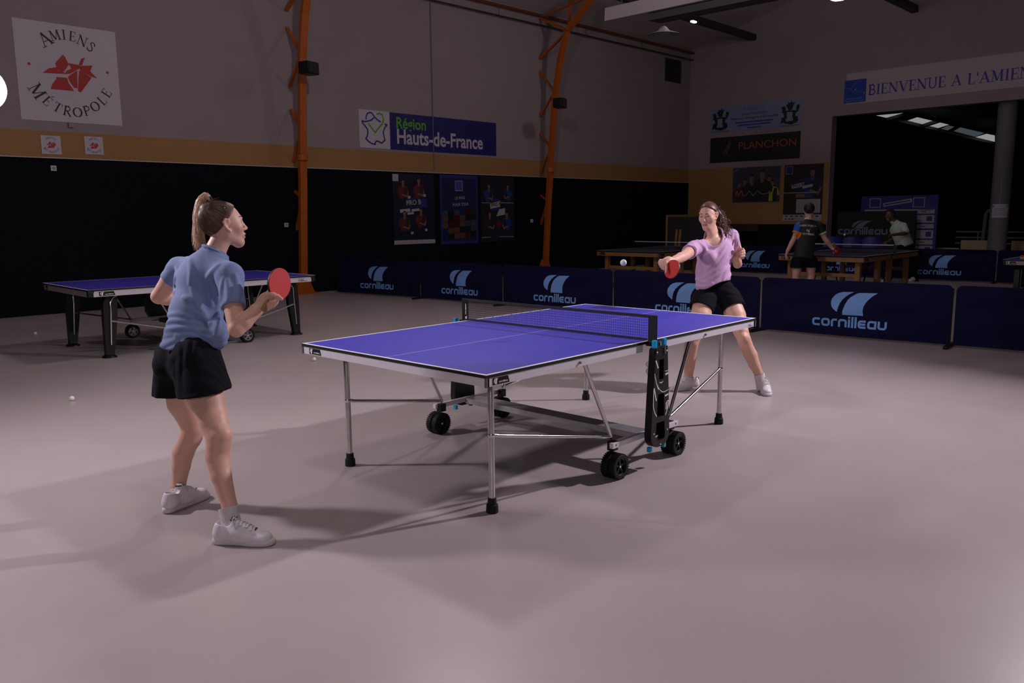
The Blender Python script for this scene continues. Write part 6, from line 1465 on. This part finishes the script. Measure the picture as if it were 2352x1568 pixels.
    for x, dd, sg in ((1826, -.05, -1), (1864, .05, 1)):
        a = Q(x, 684, dd); a[2] = 0; shoe(T, org, a-fw*.08, a+fw*.20, .1, 'slim', sg, .008)
    rc = Q(1922, 576, .02)+CR*.0; vv = unit(rc-CAMP); xr = unit(CR-vv*np.dot(CR, vv)); racket(rc, -vv*.55+xr*.80, rc-Rw, 'red table tennis racket held low by the man in the black shirt', REDR, edge=(.1, .3, .15))
build_m1()
def build_m2():
    D = 17.6; Q = lambda u, v, dd=0.: PX(u, v, D+dd); org = Q(2070, 640); org[2] = 0
    T = thing('person', 'man in pale polo shirt and dark trousers leaning over the far end of the table', 'person', org)
    ha = math.radians(165); fw = V3(math.cos(ha), math.sin(ha), 0); c = Q(2044, 494); F = frame_of(unit(V3(fw[0], fw[1], -.15)), (0, 0, 1))
    ctr = Q(2068, 560); B = Vol(ctr-V3(.85, .85, 1.3), ctr+V3(.85, .85, .95), .0095); B.lo[2] = -.01; B.__init__(B.lo, ctr+V3(.85, .85, .95), .0095)
    neck = Q(2058, 512); pel = Q(2079, 566); up = unit(neck-pel); Ft = frame_of(fw, up)
    Ls, Rs = Q(2075, 519, -.16), Q(2060, 524, .16); Le, Re = Q(2082, 535, -.25), Q(2060, 545, .15); Lw, Rw = Q(2053, 539, -.32), Q(2038, 555, .05)
    P = head(B, c, F, 1.02); B.cone(Q(2048, 503), neck, .056, .062, .03); B.ell(lerp(neck, pel, .3), (.16, .11, .17), Ft, .03); B.cone(lerp(neck, pel, .3), pel, .135, .14, .03)
    for S_, E, Wr in ((Ls, Le, Lw), (Rs, Re, Rw)):
        B.cone(neck-up*.03, S_, .055, .055, .03); B.chain([S_, E, lerp(E, Wr, .3), Wr], [.052, .042, .042, .030], .02)
    hand(B, Lw, Q(2040, 538, -.33)-Lw, CU, -1, (.6, .7, .8, .8)); hand(B, Rw, Q(2030, 558, 0)-Rw, CU, 1, (1, 1.1, 1.1, 1.1))
    v, f = B.mesh(1); vobj('body', v, f, [mat('dark skin', S(92, 58, 44), .5), LIPS, EYEW, IRIS, BROW], T, org, face_mats(v, f, P, c, F, 1.02))
    A = Vol(B.lo, B.lo+B.h*B.n, .0095); A.ell(lerp(neck, pel, .28), (.185, .135, .17), Ft, .03); A.cone(lerp(neck, pel, .3), Q(2078, 562), .165, .175, .03); A.cone(neck-up*.02, Ls, .066, .070, .03); A.cone(neck-up*.02, Rs, .066, .07, .03)
    A.cone(neck-up*.02, Q(2051, 507), .08, .07, .02); sl, sr = lerp(Ls, Le, .75), lerp(Rs, Re, .6); A.cone(Ls, sl, .07, .074, .03); A.cone(Rs, sr, .07, .07, .03)
    g = A.grid(); A.d = A.d+folds(g, 60, .006, 20, 40, .05); shell(A, .02); sd = lambda p, n: (g[0]-p[0])*n[0]+(g[1]-p[1])*n[1]+(g[2]-p[2])*n[2]
    A.d = np.maximum(A.d, sd(Q(2079, 565), -up)); A.cone(Q(2055, 511), Q(2047, 498), .062, .08, .004, None, 'sub'); v, f = A.mesh(1)
    vobj('polo_shirt', v, f, mat('pale green grey polo', S(168, 184, 176), .8), T, org)
    C = Vol(B.lo, pel+V3(.7, .7, .25), .0095); C.ell(pel-up*.02, (.17, .14, .13), Ft, .03)
    C.chain([Q(2070, 572, -.05), Q(2050, 607, -.15), Q(2040, 642, -.05)], [.115, .085, .075], .03); C.chain([Q(2086, 572, .05), Q(2094, 610, .05), Q(2101, 642, .1)], [.115, .085, .075], .03)
    v, f = C.mesh(1); vobj('trousers', v, f, MATS['black sports fabric'], T, org)
    v, f = scalp_hair(c, F, 1.02, (.040, .45, 2.0), (-.030, 1.2), .016, .007); vobj('hair', v, f, MATS['black hair'], T, org)
    for u, dd, sg in ((2038, -.05, 1), (2100, .1, -1)):
        a = Q(u, 652, dd); a[2] = 0; shoe(T, org, a-fw*.07, a+fw*.21, .1, 'slim', sg, .009)
    rc = Q(2016, 560, -.05); racket(rc, V3(0, .1, 1), rc-Rw, 'dark table tennis racket held flat by the man in the pale polo', RUBBER)
build_m2()
